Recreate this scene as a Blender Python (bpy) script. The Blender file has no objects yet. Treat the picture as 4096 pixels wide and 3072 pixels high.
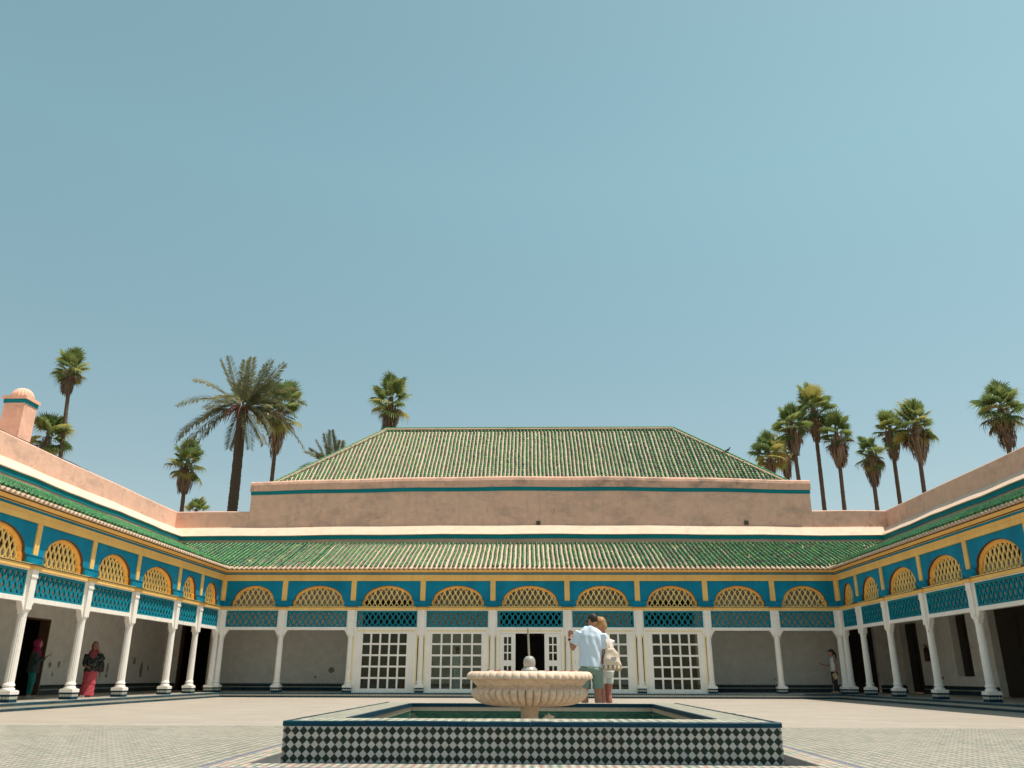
import bpy, bmesh, math, random
import numpy as np
from mathutils import Vector, Matrix, Euler

R = math.radians
random.seed(7)
rng = np.random.default_rng(11)
scn = bpy.context.scene
col = scn.collection

# ------------------------------------------------------------------ camera
cd = bpy.data.cameras.new('camera')
cam = bpy.data.objects.new('camera', cd)
col.objects.link(cam)
cd.sensor_width = 36.0
cd.lens = 28.616
cd.clip_start = 0.05
cd.clip_end = 2000
YAW, PITCH, ROLL = R(1.3547), R(19.711), R(0.15)
_r = Vector((math.cos(YAW), math.sin(YAW), 0))
_f = Vector((-math.sin(YAW) * math.cos(PITCH), math.cos(YAW) * math.cos(PITCH), math.sin(PITCH)))
_u = _r.cross(_f)
_r2 = _r * math.cos(ROLL) + _u * math.sin(ROLL)
_u2 = _u * math.cos(ROLL) - _r * math.sin(ROLL)
m = Matrix.Identity(4)
for i in range(3):
    m[i][0], m[i][1], m[i][2] = _r2[i], _u2[i], -_f[i]
m[2][3] = 0.79
cam.matrix_world = m
scn.camera = cam

# ------------------------------------------------------------------ sky and sun
SUN = Vector((0.34, 0.012, 1.0)).normalized()
SUN_EL = math.asin(SUN.z)
SUN_AZ = math.atan2(SUN.x, SUN.y)
w = bpy.data.worlds.new('World')
scn.world = w
w.use_nodes = True
nt = w.node_tree
nt.nodes.clear()
sky = nt.nodes.new('ShaderNodeTexSky')
sky.sky_type = 'NISHITA'
sky.sun_disc = False
sky.sun_elevation = SUN_EL
sky.sun_rotation = SUN_AZ
sky.altitude = 450
sky.air_density = 1.0
sky.dust_density = 0.7
sky.ozone_density = 1.5
mul = nt.nodes.new('ShaderNodeMix')
mul.data_type = 'RGBA'
mul.blend_type = 'MULTIPLY'
mul.inputs[0].default_value = 1.0
mul.inputs[7].default_value = (0.93, 1.01, 0.715, 1)
bg = nt.nodes.new('ShaderNodeBackground')
bg.inputs[1].default_value = 0.095
wo = nt.nodes.new('ShaderNodeOutputWorld')
nt.links.new(sky.outputs[0], mul.inputs[6])
# dusty summer air: the band above the horizon is duller than the clear-air model makes it
tcw = nt.nodes.new('ShaderNodeTexCoord')
spw = nt.nodes.new('ShaderNodeSeparateXYZ')
nt.links.new(tcw.outputs['Generated'], spw.inputs[0])
rw_ = nt.nodes.new('ShaderNodeValToRGB')
cw_ = rw_.color_ramp
cw_.elements[0].position = 0.12
cw_.elements[0].color = (0.72, 0.575, 0.625, 1)
cw_.elements[1].position = 0.55
cw_.elements[1].color = (1.0, 0.99, 0.91, 1)
mw_ = nt.nodes.new('ShaderNodeMix')
mw_.data_type = 'RGBA'
mw_.blend_type = 'MULTIPLY'
mw_.inputs[0].default_value = 1.0
nt.links.new(spw.outputs[2], rw_.inputs[0])
nt.links.new(mul.outputs[2], mw_.inputs[6])
nt.links.new(rw_.outputs[0], mw_.inputs[7])
nt.links.new(mw_.outputs[2], bg.inputs[0])
nt.links.new(bg.outputs[0], wo.inputs[0])

sl = bpy.data.lights.new('sun', 'SUN')
sl.energy = 2.25
sl.angle = R(0.53)
sl.color = (1.0, 0.93, 0.82)
so = bpy.data.objects.new('sun', sl)
col.objects.link(so)
so.rotation_euler = SUN.to_track_quat('Z', 'Y').to_euler()
so.location = (30, 6, 60)

scn.view_settings.view_transform = 'Standard'
scn.view_settings.look = 'None'
scn.view_settings.gamma = 1
scn.view_settings.use_curve_mapping = False
scn.view_settings.exposure = 1.28
scn.render.engine = 'CYCLES'
scn.cycles.use_denoising = True
scn.cycles.max_bounces = 8
scn.cycles.diffuse_bounces = 5
scn.cycles.transparent_max_bounces = 12
scn.cycles.sample_clamp_indirect = 6


# ------------------------------------------------------------------ materials
class NT:
    def __init__(s, name):
        s.m = bpy.data.materials.new(name)
        s.m.use_nodes = True
        s.t = s.m.node_tree
        s.b = s.t.nodes['Principled BSDF']

    def n(s, typ, **kw):
        nd = s.t.nodes.new('ShaderNode' + typ)
        for k, v in kw.items():
            setattr(nd, k, v)
        return nd

    def l(s, a, b):
        s.t.links.new(a, b)

    def pos(s):
        return s.n('NewGeometry').outputs['Position']

    def mapping(s, vec, scale=(1, 1, 1), rot=(0, 0, 0)):
        mp = s.n('Mapping')
        mp.inputs['Scale'].default_value = scale
        mp.inputs['Rotation'].default_value = rot
        s.l(vec, mp.inputs['Vector'])
        return mp.outputs[0]

    def noise(s, vec, scale, detail=4, rough=0.6):
        nd = s.n('TexNoise')
        nd.inputs['Scale'].default_value = scale
        nd.inputs['Detail'].default_value = detail
        nd.inputs['Roughness'].default_value = rough
        s.l(vec, nd.inputs['Vector'])
        return nd.outputs['Fac']

    def ramp(s, fac, stops, interp='LINEAR'):
        r = s.n('ValToRGB')
        cr = r.color_ramp
        cr.interpolation = interp
        while len(cr.elements) < len(stops):
            cr.elements.new(0.5)
        for e, (p, c) in zip(cr.elements, stops):
            e.position = p
            e.color = (*c, 1) if len(c) == 3 else c
        s.l(fac, r.inputs[0])
        return r.outputs[0]

    def mix(s, fac, a, b, mode='MIX'):
        mx = s.n('Mix', data_type='RGBA', blend_type=mode)
        for v, i in ((fac, 0), (a, 6), (b, 7)):
            if isinstance(v, (int, float)):
                mx.inputs[i].default_value = v
            elif isinstance(v, tuple):
                mx.inputs[i].default_value = (*v, 1) if len(v) == 3 else v
            else:
                s.l(v, mx.inputs[i])
        return mx.outputs[2]

    def math(s, op, a, b=0.0, c=0.0):
        nd = s.n('Math', operation=op)
        for i, v in enumerate((a, b, c)):
            if isinstance(v, (int, float)):
                nd.inputs[i].default_value = v
            else:
                s.l(v, nd.inputs[i])
        return nd.outputs[0]

    def bump(s, h, strength=0.3, dist=0.02):
        b = s.n('Bump')
        b.inputs['Strength'].default_value = strength
        b.inputs['Distance'].default_value = dist
        s.l(h, b.inputs['Height'])
        s.l(b.outputs[0], s.b.inputs['Normal'])

    def out(s, color=None, rough=None, spec=None):
        if color is not None:
            if isinstance(color, tuple):
                s.b.inputs['Base Color'].default_value = (*color, 1)
            else:
                s.l(color, s.b.inputs['Base Color'])
        if rough is not None:
            if isinstance(rough, (int, float)):
                s.b.inputs['Roughness'].default_value = rough
            else:
                s.l(rough, s.b.inputs['Roughness'])
        if spec is not None:
            s.b.inputs['Specular IOR Level'].default_value = spec
        return s.m


def k(c, f):
    return tuple(min(1.0, x * f) for x in c)


def mat_paint(name, c, rough=0.55, var=0.16, dirt=None, peel=None, scale=1.2, bump=0.15, spec=0.3):
    """weathered paint: soft tone patches, vertical grime, optional peeled flakes"""
    t = NT(name)
    p = t.pos()
    a = t.noise(p, scale, 5)
    cc = t.mix(t.ramp(a, [(0.3, (0, 0, 0)), (0.7, (1, 1, 1))]), k(c, 1 - var), k(c, 1 + var))
    if dirt:
        st = t.noise(t.mapping(p, (5, 5, 0.5)), 1.3, 5, 0.7)
        cc = t.mix(t.math('MULTIPLY', t.ramp(st, [(0.52, (0, 0, 0)), (0.75, (1, 1, 1))]), 0.55), cc, dirt)
    if peel:
        fl = t.noise(t.mapping(p, (14, 14, 2.2)), 1.5, 6, 0.75)
        cc = t.mix(t.ramp(fl, [(0.635, (0, 0, 0)), (0.665, (1, 1, 1))]), cc, peel)
    t.bump(t.noise(p, 26, 4), bump, 0.01)
    return t.out(cc, rough, spec)


def mat_plain(name, c, rough=0.6, var=0.12, scale=9.0, spec=0.3, metal=0.0):
    t = NT(name)
    a = t.noise(t.pos(), scale, 4)
    cc = t.mix(a, k(c, 1 - var), k(c, 1 + var))
    t.b.inputs['Metallic'].default_value = metal
    return t.out(cc, rough, spec)


def mat_plaster(name, c, stain, amount=0.8, crack=True, rough=0.9):
    t = NT(name)
    p = t.pos()
    a = t.noise(p, 0.55, 6, 0.62)
    b = t.noise(p, 3.2, 5, 0.6)
    cc = t.mix(t.ramp(b, [(0.3, (0, 0, 0)), (0.72, (1, 1, 1))]), k(c, 0.9), k(c, 1.08))
    st = t.noise(t.mapping(p, (0.9, 0.9, 1.6)), 0.8, 7, 0.68)
    cc = t.mix(t.math('MULTIPLY', t.ramp(st, [(0.5, (0, 0, 0)), (0.66, (1, 1, 1))]), amount), cc, stain)
    dr = t.noise(t.mapping(p, (6, 6, 0.55)), 0.9, 4, 0.6)
    cc = t.mix(t.math('MULTIPLY', t.ramp(dr, [(0.55, (0, 0, 0)), (0.78, (1, 1, 1))]), amount * 0.6), cc, stain)
    if crack:
        wob = t.n('TexNoise')
        wob.inputs['Scale'].default_value = 2.5
        wob.inputs['Detail'].default_value = 5
        t.l(p, wob.inputs['Vector'])
        v = t.n('TexVoronoi', feature='DISTANCE_TO_EDGE')
        v.inputs['Scale'].default_value = 0.38
        add = t.n('VectorMath', operation='MULTIPLY_ADD')
        t.l(wob.outputs['Color'], add.inputs[0])
        add.inputs[1].default_value = (0.8, 0.8, 0.8)
        t.l(p, add.inputs[2])
        t.l(add.outputs[0], v.inputs['Vector'])
        cr = t.ramp(v.outputs['Distance'], [(0.0, (1, 1, 1)), (0.006, (0, 0, 0))])
        cc = t.mix(t.math('MULTIPLY', t.math('MULTIPLY', cr, t.ramp(a, [(0.47, (0, 0, 0)), (0.55, (1, 1, 1))])), 0.6), cc, k(stain, 0.6))
    t.bump(t.math('ADD', t.noise(p, 14, 5, 0.7), t.math('MULTIPLY', t.noise(p, 1.6, 3), 2.0)), 0.35, 0.03)
    return t.out(cc, rough, 0.15)


def mat_glazed_tile():
    """green glaze, each tile of its own tone (attribute 'tone' in the joined mesh, object random for single tiles)"""
    t = NT('green_glaze')
    at = t.n('Attribute', attribute_name='tone')
    oi = t.n('ObjectInfo')
    r = t.math('FRACT', t.math('ADD', at.outputs['Fac'], oi.outputs['Random']))
    cc = t.ramp(r, [(0.0, (0.016, 0.07, 0.03)), (0.12, (0.025, 0.15, 0.05)), (0.3, (0.055, 0.26, 0.075)), (0.5, (0.035, 0.2, 0.075)),
                    (0.62, (0.11, 0.34, 0.075)), (0.78, (0.02, 0.12, 0.06)), (0.88, (0.09, 0.23, 0.065)), (0.95, (0.12, 0.13, 0.06)), (1.0, (0.16, 0.12, 0.075))])
    n = t.noise(t.pos(), 30, 4, 0.7)
    cc = t.mix(t.math('MULTIPLY', t.ramp(n, [(0.56, (0, 0, 0)), (0.7, (1, 1, 1))]), 0.4), cc, (0.2, 0.17, 0.11))
    t.bump(t.noise(t.pos(), 60, 3), 0.2, 0.005)
    return t.out(cc, t.ramp(n, [(0.3, (0.22,) * 3), (0.7, (0.5,) * 3)]), 0.5)


def mat_white_tile(name, cols, rough=0.25, spec=0.4):
    t = NT(name)
    at = t.n('Attribute', attribute_name='tone')
    oi = t.n('ObjectInfo')
    r = t.math('FRACT', t.math('ADD', at.outputs['Fac'], oi.outputs['Random']))
    cc = t.ramp(r, [(i / (len(cols) - 1), c) for i, c in enumerate(cols)])
    n = t.noise(t.pos(), 22, 5, 0.7)
    cc = t.mix(t.math('MULTIPLY', t.ramp(n, [(0.58, (0, 0, 0)), (0.78, (1, 1, 1))]), 0.22), cc, (0.2, 0.18, 0.15))
    return t.out(cc, rough, spec)


def mat_zellige(name, ca, cb, size, rot=45, tint=None, rough=0.35, cgrout=(0.3, 0.27, 0.22), spec=0.4, worn=0.6):
    """small laid tiles: two glazes in a chequer, each tile of a slightly different tone, sandy joints"""
    t = NT(name)
    p = t.mapping(t.pos(), (1 / size,) * 3, (0, 0, R(rot)))
    sep = t.n('SeparateXYZ')
    t.l(p, sep.inputs[0])
    fx = t.math('FLOOR', sep.outputs[0])
    fy = t.math('FLOOR', sep.outputs[1])
    par = t.math('FRACT', t.math('MULTIPLY', t.math('ADD', fx, fy), 0.5))
    ck = t.math('GREATER_THAN', par, 0.25)
    comb = t.n('CombineXYZ')
    t.l(fx, comb.inputs[0])
    t.l(fy, comb.inputs[1])
    wn = t.n('TexWhiteNoise', noise_dimensions='2D')
    t.l(comb.outputs[0], wn.inputs['Vector'])
    a = t.mix(wn.outputs['Value'], k(ca, 0.75), k(ca, 1.2))
    b = t.mix(wn.outputs['Value'], k(cb, 0.7), k(cb, 1.4))
    if tint:
        b = t.mix(t.math('GREATER_THAN', wn.outputs['Value'], 0.66), b, tint)
    cc = t.mix(ck, a, b)
    gx = t.math('ABSOLUTE', t.math('SUBTRACT', t.math('FRACT', sep.outputs[0]), 0.5))
    gy = t.math('ABSOLUTE', t.math('SUBTRACT', t.math('FRACT', sep.outputs[1]), 0.5))
    g = t.math('GREATER_THAN', t.math('MAXIMUM', gx, gy), 0.455)
    cc = t.mix(g, cc, cgrout)
    wear = t.noise(t.pos(), 0.5, 6, 0.65)
    cc = t.mix(t.math('MULTIPLY', t.ramp(wear, [(0.42, (0, 0, 0)), (0.68, (1, 1, 1))]), worn), cc, (0.42, 0.37, 0.3))
    return t.out(cc, rough, spec)


def mat_chain(name):
    """band of small white stars on dark glaze, as laid along the step risers"""
    t = NT(name)
    p = t.pos()
    sep = t.n('SeparateXYZ')
    t.l(p, sep.inputs[0])
    u = t.math('MULTIPLY', t.math('ADD', sep.outputs[0], sep.outputs[1]), 1 / 0.085)
    fu = t.math('ABSOLUTE', t.math('SUBTRACT', t.math('FRACT', u), 0.5))
    fz = t.math('ABSOLUTE', t.math('SUBTRACT', t.math('FRACT', t.math('MULTIPLY', sep.outputs[2], 1 / 0.06)), 0.5))
    d = t.math('ADD', fu, t.math('MULTIPLY', fz, 0.75))
    wh = t.math('LESS_THAN', t.math('ABSOLUTE', t.math('SUBTRACT', d, 0.36)), 0.16)
    cc = t.mix(wh, (0.03, 0.05, 0.05), (0.6, 0.57, 0.48))
    return t.out(cc, 0.3, 0.5)


def mat_glass():
    t = NT('window_glass')
    t.t.nodes.remove(t.b)
    o = t.t.nodes['Material Output']
    gl = t.n('BsdfGlossy')
    gl.inputs['Roughness'].default_value = 0.03
    gl.inputs['Color'].default_value = (0.8, 0.85, 0.85, 1)
    tr = t.n('BsdfTransparent')
    tr.inputs['Color'].default_value = (0.82, 0.87, 0.83, 1)
    fr = t.n('Fresnel')
    fr.inputs['IOR'].default_value = 1.38
    mx = t.n('MixShader')
    t.l(t.math('MULTIPLY', fr.outputs[0], 0.8), mx.inputs[0])
    t.l(tr.outputs[0], mx.inputs[1])
    t.l(gl.outputs[0], mx.inputs[2])
    t.l(mx.outputs[0], o.inputs[0])
    return t.m


def mat_marble():
    t = NT('carved_marble')
    p = t.pos()
    a = t.noise(p, 5, 6, 0.65)
    cc = t.mix(a, (0.74, 0.52, 0.38), (0.88, 0.69, 0.54))
    d = t.noise(p, 11, 6, 0.72)
    cc = t.mix(t.math('MULTIPLY', t.ramp(d, [(0.46, (0, 0, 0)), (0.7, (1, 1, 1))]), 0.6), cc, (0.34, 0.24, 0.16))
    e = t.noise(p, 3, 5, 0.6)
    cc = t.mix(t.math('MULTIPLY', t.ramp(e, [(0.55, (0, 0, 0)), (0.75, (1, 1, 1))]), 0.5), cc, (0.56, 0.5, 0.44))
    t.bump(t.noise(p, 90, 5, 0.7), 0.25, 0.004)
    return t.out(cc, 0.62, 0.3)


def mat_paving():
    t = NT('cream_paving')
    p = t.pos()
    br = t.n('TexBrick')
    br.inputs['Scale'].default_value = 1.0
    br.inputs['Mortar Size'].default_value = 0.006
    br.inputs['Brick Width'].default_value = 0.9
    br.inputs['Row Height'].default_value = 0.45
    br.inputs['Color1'].default_value = (0.35, 0.298, 0.25, 1)
    br.inputs['Color2'].default_value = (0.44, 0.38, 0.325, 1)
    br.inputs['Mortar'].default_value = (0.235, 0.195, 0.16, 1)
    t.l(p, br.inputs['Vector'])
    a = t.noise(p, 0.7, 7, 0.65)
    cc = t.mix(t.ramp(a, [(0.35, (0, 0, 0)), (0.7, (1, 1, 1))]), br.outputs['Color'], (0.38, 0.315, 0.255))
    s2 = t.noise(t.mapping(p, (0.5, 3, 1)), 2.0, 6, 0.7)
    cc = t.mix(t.math('MULTIPLY', t.ramp(s2, [(0.55, (0, 0, 0)), (0.75, (1, 1, 1))]), 0.45), cc, (0.3, 0.245, 0.195))
    return t.out(cc, 0.55, 0.3)


def mat_leaf(name, c1, c2, trans=0.25):
    t = NT(name)
    oi = t.n('ObjectInfo')
    n = t.noise(t.pos(), 1.8, 3)
    cc = t.mix(t.math('FRACT', t.math('ADD', oi.outputs['Random'], n)), c1, c2)
    t.out(cc, 0.45, 0.35)
    tl = t.n('BsdfTranslucent')
    t.l(cc, tl.inputs[0])
    mx = t.n('MixShader')
    mx.inputs[0].default_value = trans
    o = t.t.nodes['Material Output']
    t.l(t.b.outputs[0], mx.inputs[1])
    t.l(tl.outputs[0], mx.inputs[2])
    t.l(mx.outputs[0], o.inputs[0])
    return t.m


def mat_cloth_dots(name, base, dots):
    t = NT(name)
    v = t.n('TexVoronoi')
    v.inputs['Scale'].default_value = 22
    t.l(t.pos(), v.inputs['Vector'])
    cc = t.mix(t.ramp(v.outputs['Distance'], [(0.2, (1, 1, 1)), (0.3, (0, 0, 0))]), base, dots)
    return t.out(cc, 0.85, 0.1)


def mat_bag():
    t = NT('tote_canvas')
    tc = t.n('TexCoord')
    sep = t.n('SeparateXYZ')
    t.l(tc.outputs['Object'], sep.inputs[0])
    st = t.math('GREATER_THAN', t.math('FRACT', t.math('MULTIPLY', sep.outputs[0], 13)), 0.55)
    low = t.math('LESS_THAN', sep.outputs[2], 0.1)
    hi = t.math('GREATER_THAN', sep.outputs[2], 0.03)
    cc = t.mix(t.math('MULTIPLY', st, t.math('MULTIPLY', low, hi)), (0.7, 0.56, 0.44), (0.3, 0.22, 0.14))
    base = t.math('LESS_THAN', sep.outputs[2], 0.03)
    cc = t.mix(base, cc, (0.42, 0.33, 0.22))
    t.bump(t.noise(tc.outputs['Object'], 14, 4), 0.5, 0.02)
    return t.out(cc, 0.9, 0.1)


BLUE = (0.005, 0.22, 0.36)
YEL = (0.92, 0.56, 0.17)
M = {
    'blue': mat_paint('blue_paint', BLUE, 0.6, 0.18, dirt=(0.01, 0.14, 0.22), peel=(0.1, 0.25, 0.31), spec=0.12),
    'teal': mat_paint('teal_stripe_paint', (0.004, 0.21, 0.25), 0.6, 0.14, dirt=(0.03, 0.17, 0.19), spec=0.12),
    'lattice_blue': mat_paint('blue_lattice_paint', (0.004, 0.2, 0.27), 0.5, 0.12, dirt=(0.01, 0.14, 0.18), spec=0.15),
    'yellow': mat_paint('yellow_paint', YEL, 0.55, 0.1, dirt=(0.66, 0.38, 0.09), peel=(0.5, 0.36, 0.2)),
    'yellow_arch': mat_paint('ochre_arch_paint', (0.92, 0.5, 0.125), 0.55, 0.14, dirt=(0.6, 0.3, 0.05)),
    'yellow_lat': mat_paint('yellow_lattice_paint', (0.93, 0.66, 0.25), 0.55, 0.1, dirt=(0.66, 0.4, 0.1)),
    'brown_line': mat_plain('brown_moulding', (0.1, 0.045, 0.02), 0.7),
    'reveal': mat_plain('brown_reveal', (0.13, 0.05, 0.025), 0.8),
    'white': mat_paint('white_paint', (0.89, 0.83, 0.765), 0.5, 0.05, dirt=(0.72, 0.61, 0.52), peel=(0.3, 0.2, 0.14)),
    'wtrim': mat_paint('pale_yellow_trim', (0.84, 0.68, 0.34), 0.55, 0.08, peel=(0.4, 0.28, 0.2)),
    'gplaster': mat_plaster('gallery_plaster', (0.87, 0.83, 0.76), (0.68, 0.61, 0.53), 0.4, crack=False),
    'pink': mat_plaster('pink_plaster', (0.84, 0.51, 0.385), (0.5, 0.32, 0.26), 0.6),
    'pink_stained': mat_plaster('stained_cap_plaster', (0.8, 0.47, 0.35), (0.4, 0.26, 0.21), 1.0),
    'ledge': mat_plaster('pale_ledge_plaster', (0.77, 0.56, 0.43), (0.7, 0.47, 0.35), 0.4),
    'beige': mat_plaster('beige_plaster', (0.6, 0.38, 0.28), (0.4, 0.26, 0.19), 0.6, crack=False),
    'wood': mat_plain('dark_wood', (0.16, 0.09, 0.06), 0.6, 0.3, 5),
    'door': mat_plain('unlit_opening_black', (0.032, 0.024, 0.018), 0.5, 0.3, 5),  # near black in place of the unlit depth behind the openings
    'glaze': mat_glazed_tile(),
    'clay': mat_plaster('clay_channel', (0.62, 0.46, 0.34), (0.45, 0.29, 0.2), 0.45, crack=False, rough=0.6),
    'mortar': mat_plaster('ridge_mortar', (0.5, 0.33, 0.25), (0.3, 0.2, 0.15), 0.6, crack=False),
    'tile_dark': mat_white_tile('black_green_tile', [(0.012, 0.024, 0.02), (0.02, 0.035, 0.027), (0.014, 0.03, 0.022), (0.032, 0.032, 0.024), (0.012, 0.02, 0.018)], 0.3, 0.15),
    'tile_white': mat_white_tile('white_tile', [(0.4, 0.385, 0.37), (0.47, 0.45, 0.43), (0.43, 0.41, 0.4), (0.46, 0.42, 0.37), (0.48, 0.46, 0.44)], 0.28, 0.3),
    'tile_blue': mat_white_tile('blue_tile', [(0.002, 0.03, 0.06), (0.003, 0.042, 0.075), (0.002, 0.035, 0.065), (0.004, 0.05, 0.08)], 0.35, 0.12),
    'tile_pool': mat_white_tile('pool_green_tile', [(0.012, 0.09, 0.05), (0.02, 0.13, 0.075), (0.015, 0.07, 0.055), (0.03, 0.12, 0.08)]),
    'tile_cream': mat_white_tile('cream_tile', [(0.5, 0.44, 0.34), (0.58, 0.52, 0.42), (0.46, 0.38, 0.3)]),
    'grout': mat_plain('grout', (0.36, 0.34, 0.3), 0.9),
    'pool_grout': mat_plain('green_grout', (0.16, 0.2, 0.16), 0.7),
    'pool_floor': mat_plain('basin_floor_tile', (0.27, 0.235, 0.175), 0.4),
    'riser_blue': mat_zellige('riser_glaze', (0.008, 0.055, 0.08), (0.006, 0.04, 0.065), 0.16, 0, rough=0.5, cgrout=(0.07, 0.09, 0.09), spec=0.12, worn=0.12),
    'chain': mat_chain('chain_zellige'),
    'plat': mat_zellige('gallery_floor_tile', (0.52, 0.47, 0.39), (0.42, 0.39, 0.32), 0.1, 0),
    'paving': mat_paving(),
    'zel': mat_zellige('green_white_zellige', (0.5, 0.445, 0.375), (0.15, 0.175, 0.135), 0.08, 45, tint=(0.24, 0.2, 0.155)),
    'border': mat_zellige('border_zellige', (0.62, 0.57, 0.48), (0.42, 0.2, 0.15), 0.06, 45, tint=(0.08, 0.19, 0.14)),
    'rimz': mat_zellige('rim_zellige', (0.58, 0.54, 0.45), (0.14, 0.2, 0.13), 0.07, 45, tint=(0.4, 0.38, 0.28)),
    'rimside': mat_zellige('worn_rim_zellige', (0.42, 0.39, 0.32), (0.25, 0.27, 0.2), 0.07, 45, tint=(0.36, 0.34, 0.26)),
    'line': mat_plain('blue_border_tile', (0.13, 0.14, 0.26), 0.4),
    'gutter': mat_plain('gutter_tile', (0.24, 0.25, 0.25), 0.5, 0.3),
    'earth': mat_plain('dry_earth', (0.28, 0.2, 0.13), 0.95, 0.2, 0.6),
    'glass': mat_glass(),
    'marble': mat_marble(),
    'grey_marble': mat_plain('grey_marble', (0.29, 0.275, 0.255), 0.45, 0.3, 7, 0.5),
    'rod': mat_plain('weathered_rod', (0.28, 0.27, 0.21), 0.5, 0.2, 9, 0.4),
    'red': mat_plain('red_tape', (0.62, 0.03, 0.06), 0.5),
    'wtape': mat_plain('white_tape', (0.8, 0.78, 0.75), 0.5),
    'stake': mat_plain('wood_stake', (0.25, 0.14, 0.07), 0.8),
    'trunk': mat_plain('palm_bark', (0.13, 0.09, 0.06), 0.9, 0.45, 6),
    'dtrunk': mat_plain('date_palm_bark', (0.085, 0.062, 0.042), 0.95, 0.5, 7),
    'fan': mat_leaf('fan_leaf', (0.1, 0.17, 0.06), (0.33, 0.38, 0.13), 0.42),
    'fan_y': mat_leaf('yellow_fan_leaf', (0.42, 0.44, 0.12), (0.46, 0.38, 0.13), 0.42),
    'dead': mat_leaf('dead_frond', (0.14, 0.092, 0.062), (0.29, 0.19, 0.12), 0.1),
    'date': mat_leaf('date_frond', (0.13, 0.155, 0.08), (0.33, 0.31, 0.16), 0.35),
    'datestalk': mat_plain('date_stalk', (0.2, 0.075, 0.06), 0.7),
    'skin': mat_plain('skin_tanned', (0.44, 0.2, 0.125), 0.5, 0.1, 12),
    'skin2': mat_plain('skin_sunburnt', (0.43, 0.17, 0.125), 0.5, 0.1, 12),
    'skin3': mat_plain('skin_brown', (0.26, 0.13, 0.085), 0.5, 0.1, 12),
    'tee': mat_plain('white_tee_cotton', (0.66, 0.745, 0.86), 0.9, 0.05, 8, 0.1),
    'blouse': mat_plain('white_blouse', (0.8, 0.78, 0.86), 0.9, 0.05, 8, 0.1),
    'shorts': mat_plain('sage_shorts', (0.2, 0.27, 0.23), 0.9, 0.2, 9, 0.1),
    'wshorts': mat_plain('white_shorts', (0.6, 0.62, 0.6), 0.9, 0.06, 9, 0.1),
    'hair_dark': mat_plain('dark_hair', (0.03, 0.022, 0.017), 0.6, 0.4, 60),
    'hair_blond': mat_plain('blond_hair', (0.4, 0.21, 0.08), 0.5, 0.5, 45),
    'black': mat_plain('black_plastic', (0.014, 0.014, 0.016), 0.4),
    'sandal': mat_plain('sandal_leather', (0.12, 0.07, 0.04), 0.7),
    'shoe_white': mat_plain('pale_shoe', (0.4, 0.38, 0.34), 0.7),
    'canvas': mat_bag(),
    'label': mat_plain('grey_label', (0.48, 0.44, 0.46), 0.8),
    'magenta': mat_plain('magenta_scarf', (0.2, 0.008, 0.055), 0.85),
    'maroon': mat_plain('maroon_scarf', (0.2, 0.045, 0.045), 0.85),
    'floral': mat_cloth_dots('floral_blouse', (0.018, 0.022, 0.02), (0.2, 0.17, 0.14)),
    'coral': mat_plain('coral_skirt', (0.4, 0.065, 0.08), 0.85, 0.2, 5, 0.1),
    'jacket': mat_plain('dark_green_jacket', (0.022, 0.035, 0.03), 0.85),
    'tealpants': mat_plain('teal_trousers', (0.006, 0.12, 0.105), 0.85),
    'robe': mat_plain('white_robe', (0.62, 0.66, 0.68), 0.9),
    'jeans': mat_plain('dark_jeans', (0.02, 0.03, 0.035), 0.85),
    'tank': mat_cloth_dots('white_tank_print', (0.62, 0.66, 0.68), (0.3, 0.4, 0.42)),
    'cap': mat_plain('dark_cap', (0.05, 0.03, 0.03), 0.8),
    'book': mat_plain('book_cover', (0.5, 0.38, 0.2), 0.6),
    'extred': mat_plain('extinguisher_red', (0.07, 0.016, 0.018), 0.45),
    'hole': mat_plain('bare_render', (0.33, 0.26, 0.2), 0.95),
    'ornament_orange': mat_plain('painted_pendant', (0.42, 0.12, 0.04), 0.6),
    'pigeon': mat_plain('pigeon_grey', (0.07, 0.075, 0.085), 0.7),
    'vent': mat_plain('vent_box', (0.09, 0.075, 0.045), 0.6),
    'steel': mat_plain('pole_steel', (0.2, 0.2, 0.2), 0.5, 0.1, 9, 0.5, 0.6),
}


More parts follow.
